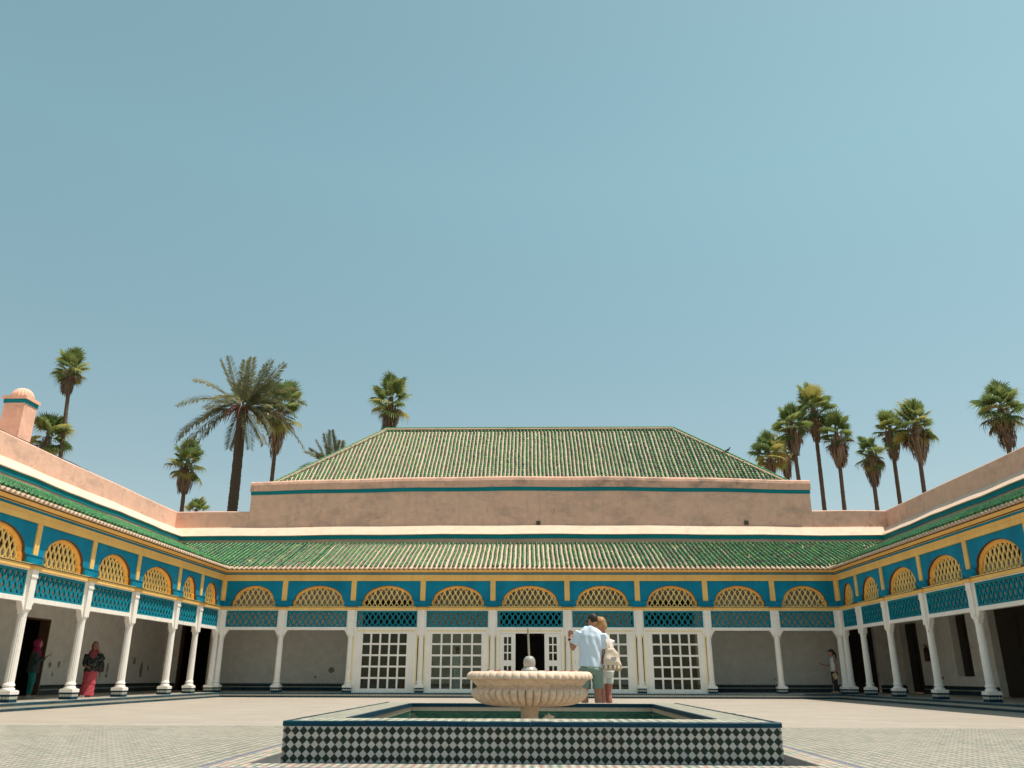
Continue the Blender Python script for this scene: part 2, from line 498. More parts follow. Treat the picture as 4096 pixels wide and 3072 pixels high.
# ------------------------------------------------------------------ mesh helpers
class MB:
    """collects shapes; build() links them as ONE mesh object"""

    def __init__(s):
        s.v, s.f, s.sm = [], [], []

    def add(s, vs, fs, smooth=False):
        o = len(s.v)
        s.v += [tuple(p) for p in vs]
        s.f += [tuple(i + o for i in q) for q in fs]
        s.sm += [smooth] * len(fs)
        return s

    def box(s, x0, x1, y0, y1, z0, z1):
        vs = [(x, y, z) for z in (z0, z1) for y in (y0, y1) for x in (x0, x1)]
        return s.add(vs, [(0, 2, 3, 1), (4, 5, 7, 6), (0, 1, 5, 4), (2, 6, 7, 3), (0, 4, 6, 2), (1, 3, 7, 5)])

    def quad(s, a, b, c, d):
        return s.add([a, b, c, d], [(0, 1, 2, 3)])

    def tube(s, pts, rad, n=8, sx=1.0, cap=True, smooth=True, ref=None):
        pts = [Vector(p) for p in pts]
        if not isinstance(rad, (list, tuple)):
            rad = [rad] * len(pts)
        vs = []
        for i, p in enumerate(pts):
            d = (pts[min(i + 1, len(pts) - 1)] - pts[max(i - 1, 0)]).normalized()
            rf = Vector(ref) if ref else (Vector((1, 0, 0)) if abs(d.x) < 0.9 else Vector((0, 1, 0)))
            a = (rf - d * rf.dot(d)).normalized()
            b = d.cross(a)
            r = rad[i]
            ra, rb = (r if isinstance(r, (list, tuple)) else (r * sx, r))
            for j in range(n):
                t = 2 * math.pi * j / n
                vs.append(p + a * (ra * math.cos(t)) + b * (rb * math.sin(t)))
        fs = []
        for i in range(len(pts) - 1):
            for j in range(n):
                j2 = (j + 1) % n
                fs.append((i * n + j, i * n + j2, (i + 1) * n + j2, (i + 1) * n + j))
        if cap:
            fs.append(tuple(range(n))[::-1])
            fs.append(tuple((len(pts) - 1) * n + j for j in range(n)))
        return s.add(vs, fs, smooth)

    def lathe(s, prof, n=24, c=(0, 0, 0), smooth=True, mod=None):
        vs, fs = [], []
        for i, (r, z) in enumerate(prof):
            for j in range(n):
                t = 2 * math.pi * j / n
                rr, zz = (r, z) if mod is None else mod(i, r, z, t)
                vs.append((c[0] + rr * math.cos(t), c[1] + rr * math.sin(t), c[2] + zz))
        for i in range(len(prof) - 1):
            for j in range(n):
                j2 = (j + 1) % n
                fs.append((i * n + j, i * n + j2, (i + 1) * n + j2, (i + 1) * n + j))
        if prof[0][0] > 1e-4:
            fs.append(tuple(range(n))[::-1])
        if prof[-1][0] > 1e-4:
            fs.append(tuple((len(prof) - 1) * n + j for j in range(n)))
        return s.add(vs, fs, smooth)

    def ell(s, c, r, n=14, k_=9, rot=None):
        vs, fs = [], []
        for i in range(k_ + 1):
            ph = math.pi * i / k_
            for j in range(n):
                t = 2 * math.pi * j / n
                p = Vector((r[0] * math.sin(ph) * math.cos(t), r[1] * math.sin(ph) * math.sin(t), r[2] * math.cos(ph)))
                if rot is not None:
                    p = rot @ p
                vs.append(Vector(c) + p)
        for i in range(k_):
            for j in range(n):
                j2 = (j + 1) % n
                fs.append((i * n + j, (i + 1) * n + j, (i + 1) * n + j2, i * n + j2))
        return s.add(vs, fs, True)

    def prism(s, poly, y0, y1):
        """polygon in x,z extruded in y (star-shaped enough for an ngon cap)"""
        n = len(poly)
        vs = [(x, y0, z) for x, z in poly] + [(x, y1, z) for x, z in poly]
        fs = [tuple(range(n)), tuple(range(2 * n - 1, n - 1, -1))]
        for i in range(n):
            j = (i + 1) % n
            fs.append((i, i + n, j + n, j))
        return s.add(vs, fs)

    def strip(s, A, B, y0, y1):
        """band between two polylines of equal length in x,z, extruded in y"""
        n = len(A)
        vs = [(x, y0, z) for x, z in A] + [(x, y0, z) for x, z in B] + [(x, y1, z) for x, z in A] + [(x, y1, z) for x, z in B]
        fs = []
        for i in range(n - 1):
            fs += [(i, i + 1, n + i + 1, n + i), (2 * n + i, 3 * n + i, 3 * n + i + 1, 2 * n + i + 1),
                   (i, 2 * n + i, 2 * n + i + 1, i + 1), (n + i, n + i + 1, 3 * n + i + 1, 3 * n + i)]
        fs += [(0, n, 3 * n, 2 * n), (n - 1, 3 * n - 1, 4 * n - 1, 2 * n - 1)]
        return s.add(vs, fs)

    def sweep(s, prof, sa, sb, ma=False, mb_=False, seg=1, warp=None, closed=True):
        """profile of (d,z) swept along s, mitred at 45 degrees where two wings meet"""
        n = len(prof)
        vs, fs = [], []
        for i in range(seg + 1):
            t = i / seg
            for d, z in prof:
                a = sa - d if ma else sa
                b = sb + d if mb_ else sb
                x = a + (b - a) * t
                zz = z + (warp(x, z) if warp else 0)
                vs.append((x, d, zz))
        for i in range(seg):
            for j in range(n if closed else n - 1):
                j2 = (j + 1) % n
                fs.append((i * n + j, i * n + j2, (i + 1) * n + j2, (i + 1) * n + j))
        if closed:
            if not ma:
                fs.append(tuple(range(n))[::-1])
            if not mb_:
                fs.append(tuple(seg * n + j for j in range(n)))
        return s.add(vs, fs)

    def mesh(s, name, mats):
        me = bpy.data.meshes.new(name)
        me.from_pydata(s.v, [], s.f)
        for mt in (mats if isinstance(mats, (list, tuple)) else [mats]):
            me.materials.append(mt)
        me.polygons.foreach_set('use_smooth', s.sm)
        bm = bmesh.new()
        bm.from_mesh(me)
        bmesh.ops.recalc_face_normals(bm, faces=bm.faces)
        bm.to_mesh(me)
        bm.free()
        if any(s.sm):
            me.set_sharp_from_angle(angle=R(38))
        me.update()
        return me

    def build(s, name, mats, parent=None, loc=None, **kw):
        return link(name, s.mesh(name, mats), parent, loc, **kw)


def link(name, me, parent=None, loc=None, rot=None, scale=None, kind=None, label=None):
    o = bpy.data.objects.new(name, me)
    col.objects.link(o)
    if parent is not None:
        o.parent = parent
    if loc is not None:
        o.location = loc
    if rot is not None:
        o.rotation_euler = rot
    if scale is not None:
        o.scale = scale if isinstance(scale, (tuple, list)) else (scale,) * 3
    if kind:
        o['kind'] = kind
    if label:
        o['label'] = label
    return o


def tag(o, label, cat, group=None):
    o['label'] = label
    o['category'] = cat
    if group:
        o['group'] = group
    return o


def thing(name, label, cat, loc=(0, 0, 0), rz=0.0, group=None):
    o = link(name, None, None, loc, (0, 0, rz))
    return tag(o, label, cat, group)


def bulk(name, V, F, mat, parent=None, tone=None, kind='stuff', smooth=False):
    """V (n,3) and F (m,4) arrays as one mesh; tone is one value per face"""
    me = bpy.data.meshes.new(name)
    me.vertices.add(len(V))
    me.vertices.foreach_set('co', np.asarray(V, np.float32).ravel())
    F = np.asarray(F, np.int32)
    me.loops.add(F.size)
    me.loops.foreach_set('vertex_index', F.ravel())
    me.polygons.add(len(F))
    me.polygons.foreach_set('loop_start', np.arange(0, F.size, F.shape[1], dtype=np.int32))
    me.polygons.foreach_set('loop_total', np.full(len(F), F.shape[1], np.int32))
    if smooth:
        me.polygons.foreach_set('use_smooth', np.ones(len(F), bool))
    if tone is not None:
        at = me.attributes.new('tone', 'FLOAT', 'FACE')
        at.data.foreach_set('value', np.asarray(tone, np.float32))
    me.materials.append(mat)
    me.update(calc_edges=True)
    me.validate()
    return link(name, me, parent, kind=kind)


def in_view(p):
    """is a world point inside the photograph, and how far away (decides which repeats are built singly)"""
    q = Vector(p) - Vector((0, 0, 0.79))
    d = q.dot(_f)
    if d < 0.1:
        return None
    x, y = q.dot(_r2) / d * 3256 / 2048, q.dot(_u2) / d * 3256 / 1536
    return d if abs(x) < 1.0 and abs(y) < 1.0 else None


# ------------------------------------------------------------------ ground
def sheet(name, rects, z, mt):
    b = MB()
    for x0, x1, y0, y1 in rects:
        b.quad((x0, y0, z), (x1, y0, z), (x1, y1, z), (x0, y1, z))
    o = b.build(name, mt)
    o['kind'] = 'structure'
    return o


XL, XR, YB = -12.27, 12.0, 33.0
STEP = 0.55
GX, GY0, GY1 = 2.7, 8.44, 15.12        # gutter round the basin
sheet('outer_ground', [(-700, 700, -300, 1200)], -0.3, M['earth'])
sheet('courtyard_paving', [(XL + STEP, XR - STEP, 15.12, YB - STEP), (XL + STEP, -3.04, 14.5, 15.12), (3.04, XR - STEP, 14.5, 15.12)], 0, M['paving'])
sheet('zellige_paving', [(XL + STEP, -3.04, -14, 14.5), (3.04, XR - STEP, -14, 14.5), (-3.04, 3.04, -14, 8.06)], 0, M['zel'])
sheet('border_paving', [(-3.0, -GX, 8.1, 15.12), (GX, 3.0, 8.1, 15.12), (-GX, GX, 8.1, GY0)], 0, M['border'])
sheet('border_line', [(-3.04, -3.0, 8.06, 15.12), (3.0, 3.04, 8.06, 15.12), (-3.0, 3.0, 8.06, 8.1)], 0, M['line'])
g = MB()
g.quad((-GX, GY0, -0.1), (GX, GY0, -0.1), (GX, GY1, -0.1), (-GX, GY1, -0.1))
for a, b in (((-GX, GY0), (GX, GY0)), ((GX, GY0), (GX, GY1)), ((GX, GY1), (-GX, GY1)), ((-GX, GY1), (-GX, GY0))):
    g.quad((*a, -0.1), (*b, -0.1), (*b, 0), (*a, 0))
g.build('gutter', M['gutter'], kind='structure')


# ------------------------------------------------------------------ shared column pieces
def star(n, r, depth):
    return [(r * (1 - (depth if i % 2 else 0)) * math.cos(math.pi * 2 * i / n + math.pi / n), r * (1 - (depth if i % 2 else 0)) * math.sin(math.pi * 2 * i / n + math.pi / n)) for i in range(n)]


def column_meshes():
    out = {}
    b = MB()
    n = 32
    secs = [(0.60, 0.112, 0.0), (0.64, 0.113, 0.07), (2.16, 0.1, 0.07), (2.24, 0.1, 0.0), (2.27, 0.112, 0)]
    vs, fs = [], []
    for z, r, dp in secs:
        vs += [(x, y, z) for x, y in star(n, r, dp)]
    for i in range(len(secs) - 1):
        for j in range(n):
            j2 = (j + 1) % n
            fs.append((i * n + j, i * n + j2, (i + 1) * n + j2, (i + 1) * n + j))
    b.add(vs, fs)
    b.box(-0.12, 0.12, -0.12, 0.12, 2.268, 3.02)
    out['shaft'] = b.mesh('shaft', M['white'])
    b = MB()
    b.lathe([(0.152, 0.43), (0.157, 0.455), (0.142, 0.485), (0.116, 0.5), (0.118, 0.515), (0.138, 0.53), (0.14, 0.555), (0.128, 0.575), (0.116, 0.6), (0.112, 0.61)], 20)
    out['base'] = b.mesh('base', M['white'])
    b = MB()
    b.box(-0.178, 0.178, -0.178, 0.178, 0.345, 0.42)
    b.box(-0.16, 0.16, -0.16, 0.16, 0.418, 0.436)
    out['plinth'] = b.mesh('plinth', M['white'])
    b = MB()
    b.box(-0.168, 0.168, -0.168, 0.168, 0.17, 0.235)
    b.box(-0.165, 0.165, -0.165, 0.165, 0.3, 0.347)
    out['tile_block'] = b.mesh('tile_block', M['tile_blue'])
    b = MB()
    b.box(-0.167, 0.167, -0.167, 0.167, 0.233, 0.302)
    out['tile_band'] = b.mesh('tile_band', M['chain'])
    b = MB()
    b.box(-0.132, 0.132, -0.132, 0.132, 3.0, 3.02)
    b.box(-0.138, 0.138, -0.138, 0.138, 3.022, 3.05)
    b.box(-0.128, 0.128, -0.128, 0.128, 3.05, 3.205)
    out['capital'] = b.mesh('capital', M['white'])
    b = MB()
    b.prism([(0.1, 2.447), (0.25, 2.447), (0.24, 2.41), (0.215, 2.4), (0.21, 2.365), (0.185, 2.35), (0.18, 2.315), (0.155, 2.3), (0.15, 2.265), (0.13, 2.24), (0.1, 2.15)], -0.07, 0.07)
    out['corbel'] = b.mesh('corbel', M['white'])
    return out


COLM = column_meshes()


def column(root, s, sides=(1, -1), d=0.0):
    sh = link('column', COLM['shaft'], root, (s, d, 0))
    for nm in ('base', 'plinth', 'tile_block', 'tile_band', 'capital'):
        link(nm, COLM[nm], sh)
    for sd in sides:
        link('corbel', COLM['corbel'], sh, scale=(sd, 1, 1))
    return sh


# ------------------------------------------------------------------ lattice and arches
def lattice(b, inside, x0, x1, z0, z1, px, pz, w0, d0, th, zo=0.0, lobes=4, xo=0.0):
    """two crossing families of wavy bars clipped to inside(x,z)"""
    L = math.hypot(px, pz)
    for fam in (1, -1):
        ux, uz = fam * px / L, pz / L
        nx, nz = -uz, ux
        dd = d0 + (0 if fam == 1 else 0.006)
        span = (x1 - x0) + (z1 - z0) * px / pz
        kk = int(span / px) + 3
        xm = (x0 + x1) / 2 + xo
        for i in range(-kk, kk + 1):
            bx = xm + i * px
            # line through (bx, z0+zo)
            runs, cur = [], []
            N = int(2.2 * (z1 - z0 + 0.4) / (L / 24)) + 2
            for q in range(-8, N):
                t = q * L / 24
                x, z = bx + ux * t, z0 + zo + uz * t
                if z > z1 + 0.1:
                    break
                if inside(x, z):
                    cur.append(t)
                elif cur:
                    runs.append(cur)
                    cur = []
            if cur:
                runs.append(cur)
            for rn in runs:
                if len(rn) < 3:
                    continue
                A, B = [], []
                for t in rn[::2] + ([rn[-1]] if len(rn) % 2 == 0 else []):
                    ph = (t / L) * 2 * math.pi
                    wv = w0 * (1 + 0.28 * math.cos(ph * lobes / 2))
                    x, z = bx + ux * t, z0 + zo + uz * t
                    A.append((x + nx * wv / 2, z + nz * wv / 2))
                    B.append((x - nx * wv / 2, z - nz * wv / 2))
                b.strip(A, B, dd, dd + th)


def arch_line(c, a, z0, ztop, n=15):
    """outline from the left foot to the right foot: upright foot, stepped shoulder, round head"""
    sh = 0.4 * (ztop - z0)
    half = [(-a, z0), (-a, z0 + sh * 0.62), (-a + 0.035, z0 + sh * 0.74), (-a + 0.075, z0 + sh * 0.86), (-a + 0.075, z0 + sh)]
    ae = a - 0.075
    he = ztop - z0 - sh
    arc = [(-ae * math.cos(t), z0 + sh + he * math.sin(t) ** 1.24) for t in (math.pi * i / (2 * n) for i in range(1, n + 1))]
    left = half + arc
    pts = left + [(-x, z) for x, z in left[:-1][::-1]]
    return [(c + x, z) for x, z in pts]


def arch_z(c, a, z0, ztop):
    sh = 0.4 * (ztop - z0)
    ae, he = a - 0.075, ztop - z0 - sh

    def inside(x, z):
        x = abs(x - c)
        if z < z0 or x > a:
            return False
        if x > ae:
            return z < z0 + sh * 0.62
        return z < z0 + sh + he * max(0, 1 - (x / ae) ** 2) ** 0.62
    return inside


ZR, ZP = 3.33, 4.322       # top of rail, top of the blue panel


def bay(root, a, b_, nxt_lo, nxt_hi):
    """one bay: blue panel with an arched opening, its frame and grille, the blue transom grille below"""
    c = (a + b_) / 2
    hw = (b_ - a) / 2
    aw = hw - 0.155
    zt = 4.15
    O = arch_line(c, aw, ZR, zt)
    # blue wall slab with the opening cut out
    mbk = MB()
    top = [(x, ZP) for x, z in O]
    mbk.strip(O, top, 0.0, 0.12)
    mbk.box(nxt_lo, c - aw, 0.0, 0.12, ZR, ZP)
    mbk.box(c + aw, nxt_hi, 0.0, 0.12, ZR, ZP)
    pan = mbk.build('arch_panel', M['blue'], root)
    # dark brown reveal lining the opening
    I0 = [(c + (x - c) * 0.994, z - 0.004 if z > ZR + 0.01 else z) for x, z in O]
    I1 = [(c + (x - c) * 0.988, z - 0.010 if z > ZR + 0.01 else z) for x, z in O]
    r = MB()
    r.strip(I1, I0, 0.004, 0.2)
    r.build('reveal', M['reveal'], pan)
    # ochre frame, two steps
    f1 = arch_line(c, aw - 0.015, ZR, zt - 0.012)
    f2 = arch_line(c, aw - 0.06, ZR, zt - 0.065)
    f3 = arch_line(c, aw - 0.09, ZR, zt - 0.105)
    f = MB()
    f.strip(f1, f2, 0.065, 0.19)
    f.strip(f2, f3, 0.095, 0.185)
    f.box(c - aw + 0.02, c + aw - 0.02, 0.1, 0.18, ZR - 0.01, ZR + 0.03)
    f.build('arch_frame', M['yellow_arch'], pan)
    l = MB()
    lattice(l, arch_z(c, aw - 0.075, ZR, zt - 0.09), c - aw, c + aw, ZR, zt, 0.216, 0.365, 0.042, 0.125, 0.03, zo=0.0)
    l.build('arch_lattice', M['yellow_lat'], pan)
    # transom: blue frame and grille
    z0, z1 = 2.561, 3.174
    t = MB()
    fr = 0.05
    t.box(a, b_, -0.03, 0.04, z0, z0 + fr)
    t.box(a, b_, -0.03, 0.04, z1 - fr - 0.015, z1)
    t.box(a, a + fr, -0.03, 0.04, z0 + fr, z1 - fr - 0.015)
    t.box(b_ - fr, b_, -0.03, 0.04, z0 + fr, z1 - fr - 0.015)
    tr = t.build('transom', M['lattice_blue'], root)
    l = MB()
    lattice(l, lambda x, z: a + fr * 0.8 < x < b_ - fr * 0.8 and z0 + fr * 0.8 < z < z1 - fr, a, b_, z0 + fr, z1 - fr, 0.228, 0.34, 0.054, -0.018, 0.04, zo=-0.02)
    l.build('transom_lattice', M['lattice_blue'], tr)
    # white posts beside the grille and lintel under it
    wl = MB()
    wl.box(nxt_lo, a, -0.045, 0.05, 2.56, 3.178)
    wl.box(b_, nxt_hi, -0.045, 0.05, 2.56, 3.178)
    wl.box(nxt_lo, nxt_hi, -0.06, 0.07, 2.447, 2.558)
    wl.box(nxt_lo, nxt_hi, -0.05, 0.06, 3.176, 3.205)
    wl.build('lintel', M['white'], root)


def impost(root, s0, s1, sc):
    """blue block between two arches, with its little stepped crests"""
    b = MB()
    b.box(s0, s1, -0.055, 0.0, ZR, ZR + 0.2)
    b.box(s0 - 0.005, s1 + 0.005, -0.07, 0.0, ZR + 0.2, ZR + 0.222)
    o = b.build('impost_block', M['blue'], root)
    for sg, x in ((1, s0), (-1, s1)):
        q = MB()
        q.prism([(x + sg * 0.005, ZR + 0.005), (x + sg * 0.17, ZR + 0.005), (x + sg * 0.16, ZR + 0.045), (x + sg * 0.115, ZR + 0.05), (x + sg * 0.088, ZR + 0.115), (x + sg * 0.06, ZR + 0.05), (x + sg * 0.015, ZR + 0.045)], -0.085, -0.057)
        q.build('crest', M['teal'], o)
    # yellow pilaster above, two boards
    p = MB()
    p.box(sc - 0.1, sc - 0.006, -0.032, 0.0, ZR + 0.222, ZP)
    p.box(sc + 0.006, sc + 0.1, -0.032, 0.0, ZR + 0.222, ZP)
    p.box(sc - 0.006, sc + 0.006, -0.022, 0.0, ZR + 0.222, ZP)
    p.build('pilaster', M['yellow'], root)


# ------------------------------------------------------------------ roof tiles
TW, TL, TE = 0.195, 0.3, 0.2


def tile_geo():
    n = 7
    vs, fs = [], []
    for (y, r, zz) in ((0, 0.058, 0.024), (TL, 0.046, -0.002)):
        for i in range(n):
            t = math.pi * i / (n - 1)
            vs.append((r * math.cos(t), y, zz + r * 0.95 * math.sin(t)))
    for i in range(n):
        t = math.pi * i / (n - 1)
        vs.append((0.044 * math.cos(t), 0, 0.016 + 0.042 * math.sin(t)))
    for i in range(n - 1):
        fs.append((i, i + 1, n + i + 1, n + i))
        fs.append((i, 2 * n + i, 2 * n + i + 1, i + 1))
    return np.array(vs), np.array(fs)


TV, TF = tile_geo()
_tm = bpy.data.meshes.new('roof_tile')
_tm.from_pydata([tuple(v) for v in TV], [], [tuple(f) for f in TF])
_tm.materials.append(M['glaze'])
for p in _tm.polygons:
    p.use_smooth = p.index % 2 == 0
_tm.update()


def tiled_roof(root, cols, d0f, d1f, eave_d, eave_z, slope, name='roof', sag=0.0, world=None, top_extra=0.0):
    """cols: s of each cover row; rows run from d0f(s) to d1f(s) up a plane of the given slope. 300 tiles that show largest are single parts."""
    ca, sa = math.cos(slope), math.sin(slope)
    deck = MB()
    chv, chf = [], []
    T = []
    for ci, s in enumerate(cols):
        lo, hi = d0f(s), d1f(s)
        if hi - lo < 0.1:
            continue
        q0, q1 = (lo - eave_d) / ca, (hi - eave_d) / ca
        kstart = math.ceil(q0 / TE - 1e-6)
        jx = rng.normal(0, 0.006)
        for r in range(kstart, int(q1 / TE) + 1):
            q = r * TE
            if q > q1 - 0.02:
                break
            if rng.random() < 0.003:
                continue
            T.append((s + jx + 0.006 * math.sin(q * 1.7 + s * 0.9) + 0.004 * math.sin(q * 3.1 - s * 2.3) + rng.normal(0, 0.004), q + rng.normal(0, 0.008), rng.normal(0, R(1.3)), rng.normal(0, R(1.0)), rng.random()))
        # channel row between this cover row and the next
        sc = s + TW / 2
        lo2, hi2 = d0f(sc), d1f(sc)
        if hi2 - lo2 < 0.05:
            continue
        ext = 0.05 if abs(lo2 - eave_d) < 1e-4 else 0.0
        qa, qb = (lo2 - eave_d) / ca - ext, (hi2 - eave_d) / ca
        o = len(chv)
        for q in (qa, qb):
            for i in range(5):
                t = i / 4
                x = sc - TW / 2 + TW * t
                hgt = -0.005 - 0.035 * math.sin(math.pi * t)
                d, z = eave_d + q * ca - hgt * sa, eave_z + q * sa + hgt * ca
                chv.append((x, d, z))
        for i in range(4):
            chf.append((o + i, o + i + 1, o + 6 + i, o + 5 + i))
        if ext:
            # rounded clay lip at the eave
            o = len(chv)
            for th in (0.0, -0.028):
                for q in (qa - 0.05, qa + 0.03):
                    for i in range(5):
                        t = i / 4
                        x = sc - TW * 0.47 + TW * 0.94 * t
                        hgt = 0.006 - 0.07 * math.sin(math.pi * t) + th
                        chv.append((x, eave_d + q * ca - hgt * sa, eave_z + q * sa + hgt * ca))
            for i in range(4):
                chf.append((o + i, o + i + 1, o + 6 + i, o + 5 + i))
                chf.append((o + 10 + i, o + 15 + i, o + 16 + i, o + 11 + i))
                chf.append((o + i, o + 10 + i, o + 11 + i, o + 1 + i))
    ch = bulk(name, np.array(chv), np.array(chf), M['clay'], root, kind=None)
    T = np.array(T)
    # which show largest
    if world is not None:
        dist = np.full(len(T), 1e9)
        for i, (x, q, a, b, r) in enumerate(T):
            p = world @ Vector((x, eave_d + q * ca, eave_z + q * sa))
            v = in_view(p)
            if v:
                dist[i] = v
        order = np.argsort(dist, kind='stable')
        single = set(order[:298][dist[order[:298]] < 1e8].tolist())
    else:
        single = set()
    for i in single:
        x, q, a, b, r = T[i]
        link('tile', _tm, ch, (x, eave_d + q * ca, eave_z + q * sa), (slope + b, 0, a))
    rest = np.array([i for i in range(len(T)) if i not in single])
    if len(rest):
        P = T[rest]
        n = len(P)
        base = TV[None].repeat(n, 0)
        cz, sz = np.cos(P[:, 2])[:, None], np.sin(P[:, 2])[:, None]
        X = base[:, :, 0] * cz - base[:, :, 1] * sz
        Y = base[:, :, 0] * sz + base[:, :, 1] * cz
        Z = base[:, :, 2]
        sb = (slope + P[:, 3])[:, None]
        V = np.stack([X + P[:, 0][:, None], eave_d + P[:, 1][:, None] * ca + Y * np.cos(sb) - Z * np.sin(sb),
                      eave_z + P[:, 1][:, None] * sa + Y * np.sin(sb) + Z * np.cos(sb)], -1)
        F = TF[None] + (np.arange(n) * len(TV))[:, None, None]
        bulk('tile_rows', V.reshape(-1, 3), F.reshape(-1, 4), M['glaze'], ch, tone=P[:, 4].repeat(len(TF)), smooth=False)
    return ch


# ------------------------------------------------------------------ the gallery wings
def wing(root, bays, s0, s1, m0, m1, rot, openings, bow=None, parapet=None, extra_cols=()):
    """local frame: s along the front, d into the building. m0/m1: a valley corner at that end"""
    W = Matrix.Translation(root.location) @ Matrix.Rotation(rot, 4, 'Z')
    n = len(bays)
    edges = [s0] + [(bays[i][1] + bays[i + 1][0]) / 2 for i in range(n - 1)] + [s1]
    for i, (a, b) in enumerate(bays):
        bay(root, a, b, edges[i] if i else s0, edges[i + 1] if i < n - 1 else s1)
    arch_edges = []
    for i in range(n):
        c, hw = (bays[i][0] + bays[i][1]) / 2, (bays[i][1] - bays[i][0]) / 2 - 0.155
        arch_edges.append((c - hw, c + hw))
    for i in range(1, n):
        impost(root, arch_edges[i - 1][1], arch_edges[i][0], edges[i])
        column(root, edges[i])
    # corner ends
    for end, mm in ((0, m0), (1, m1)):
        if mm:
            s = s0 if end == 0 else s1
            sg = 1 if end == 0 else -1
            b = MB()
            e0, e1 = (s, arch_edges[0][0]) if end == 0 else (arch_edges[-1][1], s)
            b.box(e0 + (0.056 if end == 0 else 0), e1 - (0.056 if end else 0), -0.055, 0.0, ZR, ZR + 0.2)
            b.box(e0 + (0.07 if end == 0 else 0), e1 - (0.07 if end else 0), -0.07, 0.0, ZR + 0.2, ZR + 0.222)
            b.build('impost_block', M['blue'], root)
            p = MB()
            x = s + sg * 0.1
            p.box(x - 0.05, x + 0.05, -0.05, 0.0, ZR + 0.222, ZP)
            p.build('pilaster', M['yellow'], root)
    sw = lambda nm, prof, mt, **kw: MB().sweep(prof, s0, s1, m0, m1, **kw).build(nm, mt, root)
    # rail: yellow board, brown cap line, bright lip
    sw('rail', [(-0.1, 3.208), (-0.1, 3.3), (0.1, 3.3), (0.1, 3.208)], M['yellow'])
    sw('rail_moulding', [(-0.106, 3.3), (-0.108, 3.31), (-0.108, 3.317), (0.0, 3.317), (0.0, 3.3)], M['brown_line'])
    sw('rail_cap', [(-0.122, 3.3175), (-0.125, 3.331), (0.12, 3.331), (0.12, 3.3175)], M['wtrim'])
    b = MB()
    for e in edges[1:-1]:
        b.box(e - 0.2, e + 0.2, -0.16, -0.098, 3.209, 3.298)
    b.build('rail_block', M['yellow'], root)
    b = MB()
    for e in edges[1:-1]:
        b.box(e - 0.225, e + 0.225, -0.2, -0.1, 3.2985, 3.3165)
    b.build('rail_block_cap', M['brown_line'], root)
    # frieze, stripe, cornice
    sw('frieze', [(-0.06, 4.322), (-0.06, 4.455), (-0.05, 4.455), (-0.05, 4.463), (-0.06, 4.463), (-0.06, 4.554), (0.1, 4.554), (0.1, 4.322)], M['yellow'])
    sw('frieze_stripe', [(-0.045, 4.555), (-0.06, 4.618), (0.1, 4.618), (0.1, 4.555)], M['blue'])
    sw('cornice_line', [(-0.09, 4.619), (-0.095, 4.625), (0.1, 4.625), (0.1, 4.619)], M['yellow'])
    sw('cornice_moulding', [(-0.1, 4.626), (-0.122, 4.648), (0.1, 4.648), (0.1, 4.626)], M['brown_line'])
    sw('cornice', [(-0.118, 4.649), (-0.165, 4.733), (0.1, 4.733), (0.1, 4.649)], M['yellow'])
    sw('cornice_moulding', [(-0.168, 4.734), (-0.19, 4.76), (0.1, 4.76), (0.1, 4.734)], M['brown_line'])
    sw('eaves_board', [(-0.19, 4.761), (-0.235, 4.8), (0.1, 4.8), (0.1, 4.761)], M['yellow'])
    # tiled roof
    ev, ez, slope = -0.275, 4.83, math.atan2(1.5, 3.8)

    def lo(s):
        v = ev
        if m1:
            v = max(v, s - s1)
        if m0:
            v = max(v, s0 - s)
        return v
    x0 = (s0 - 3.6) if m0 else s0
    x1 = (s1 + 3.6) if m1 else s1
    nC = int((x1 - x0) / TW)
    cols = [x0 + (i + 0.5) * (x1 - x0) / nC for i in range(nC)]
    tiled_roof(root, cols, lo, lambda s: 3.58, ev, ez, slope, world=W)
    # wall above the roof: beige strip, teal stripe, weathered ledge
    sw('upper_wall', [(3.58, 6.1), (3.58, 6.49), (4.0, 6.49), (4.0, 6.1)], M['beige'], seg=24, warp=bow)
    sw('teal_stripe', [(3.56, 6.491), (3.56, 6.66), (4.0, 6.66), (4.0, 6.491)], M['teal'], seg=24, warp=bow)
    sw('ledge', [(3.52, 6.661), (3.515, 6.69), (3.56, 6.71), (4.03, 7.13), (4.3, 7.13), (4.3, 6.661)], M['ledge'], seg=24, warp=bow)
    for (pa, pb, pm0, pm1) in parapet:
        MB().sweep([(4.1, 7.131), (4.1, 7.86), (4.13, 7.9), (4.2, 7.915), (4.4, 7.915), (4.45, 7.88), (4.45, 7.131)], pa, pb, pm0, pm1, seg=12, warp=bow).build('parapet', M['pink'], root)
    # platform with tiled riser
    sw('gallery_platform', [(-STEP + 0.02, 0.0), (-STEP + 0.02, 0.168), (3.6, 0.168), (3.6, 0.0)], M['plat'])
    sw('riser_base', [(-STEP, 0.0), (-STEP, 0.055), (-STEP + 0.019, 0.055), (-STEP + 0.019, 0.0)], M['riser_blue'])
    sw('riser_band', [(-STEP + 0.004, 0.056), (-STEP + 0.004, 0.122), (-STEP + 0.019, 0.122), (-STEP + 0.019, 0.056)], M['chain'])
    sw('riser_nosing', [(-STEP - 0.004, 0.123), (-STEP - 0.004, 0.162), (-STEP + 0.006, 0.172), (-STEP + 0.16, 0.172), (-STEP + 0.16, 0.169), (-STEP + 0.019, 0.169), (-STEP + 0.019, 0.123)], M['riser_blue'])
    # back wall of the gallery, with its openings
    a0 = s0 - 3.6 if m0 else s0
    a1 = s1 + 3.6 if m1 else s1
    b = MB()
    ds, de, ZC = 3.6, 3.95, 4.5
    xs = a0
    for (u0, u1, z0, z1, kd) in sorted(openings):
        b.box(xs, u0, ds, de, 0.16, ZC)
        b.box(u0, u1, ds, de, z1, ZC)
        if z0 > 0.2:
            b.box(u0, u1, ds, de, 0.16, z0)
        xs = u1
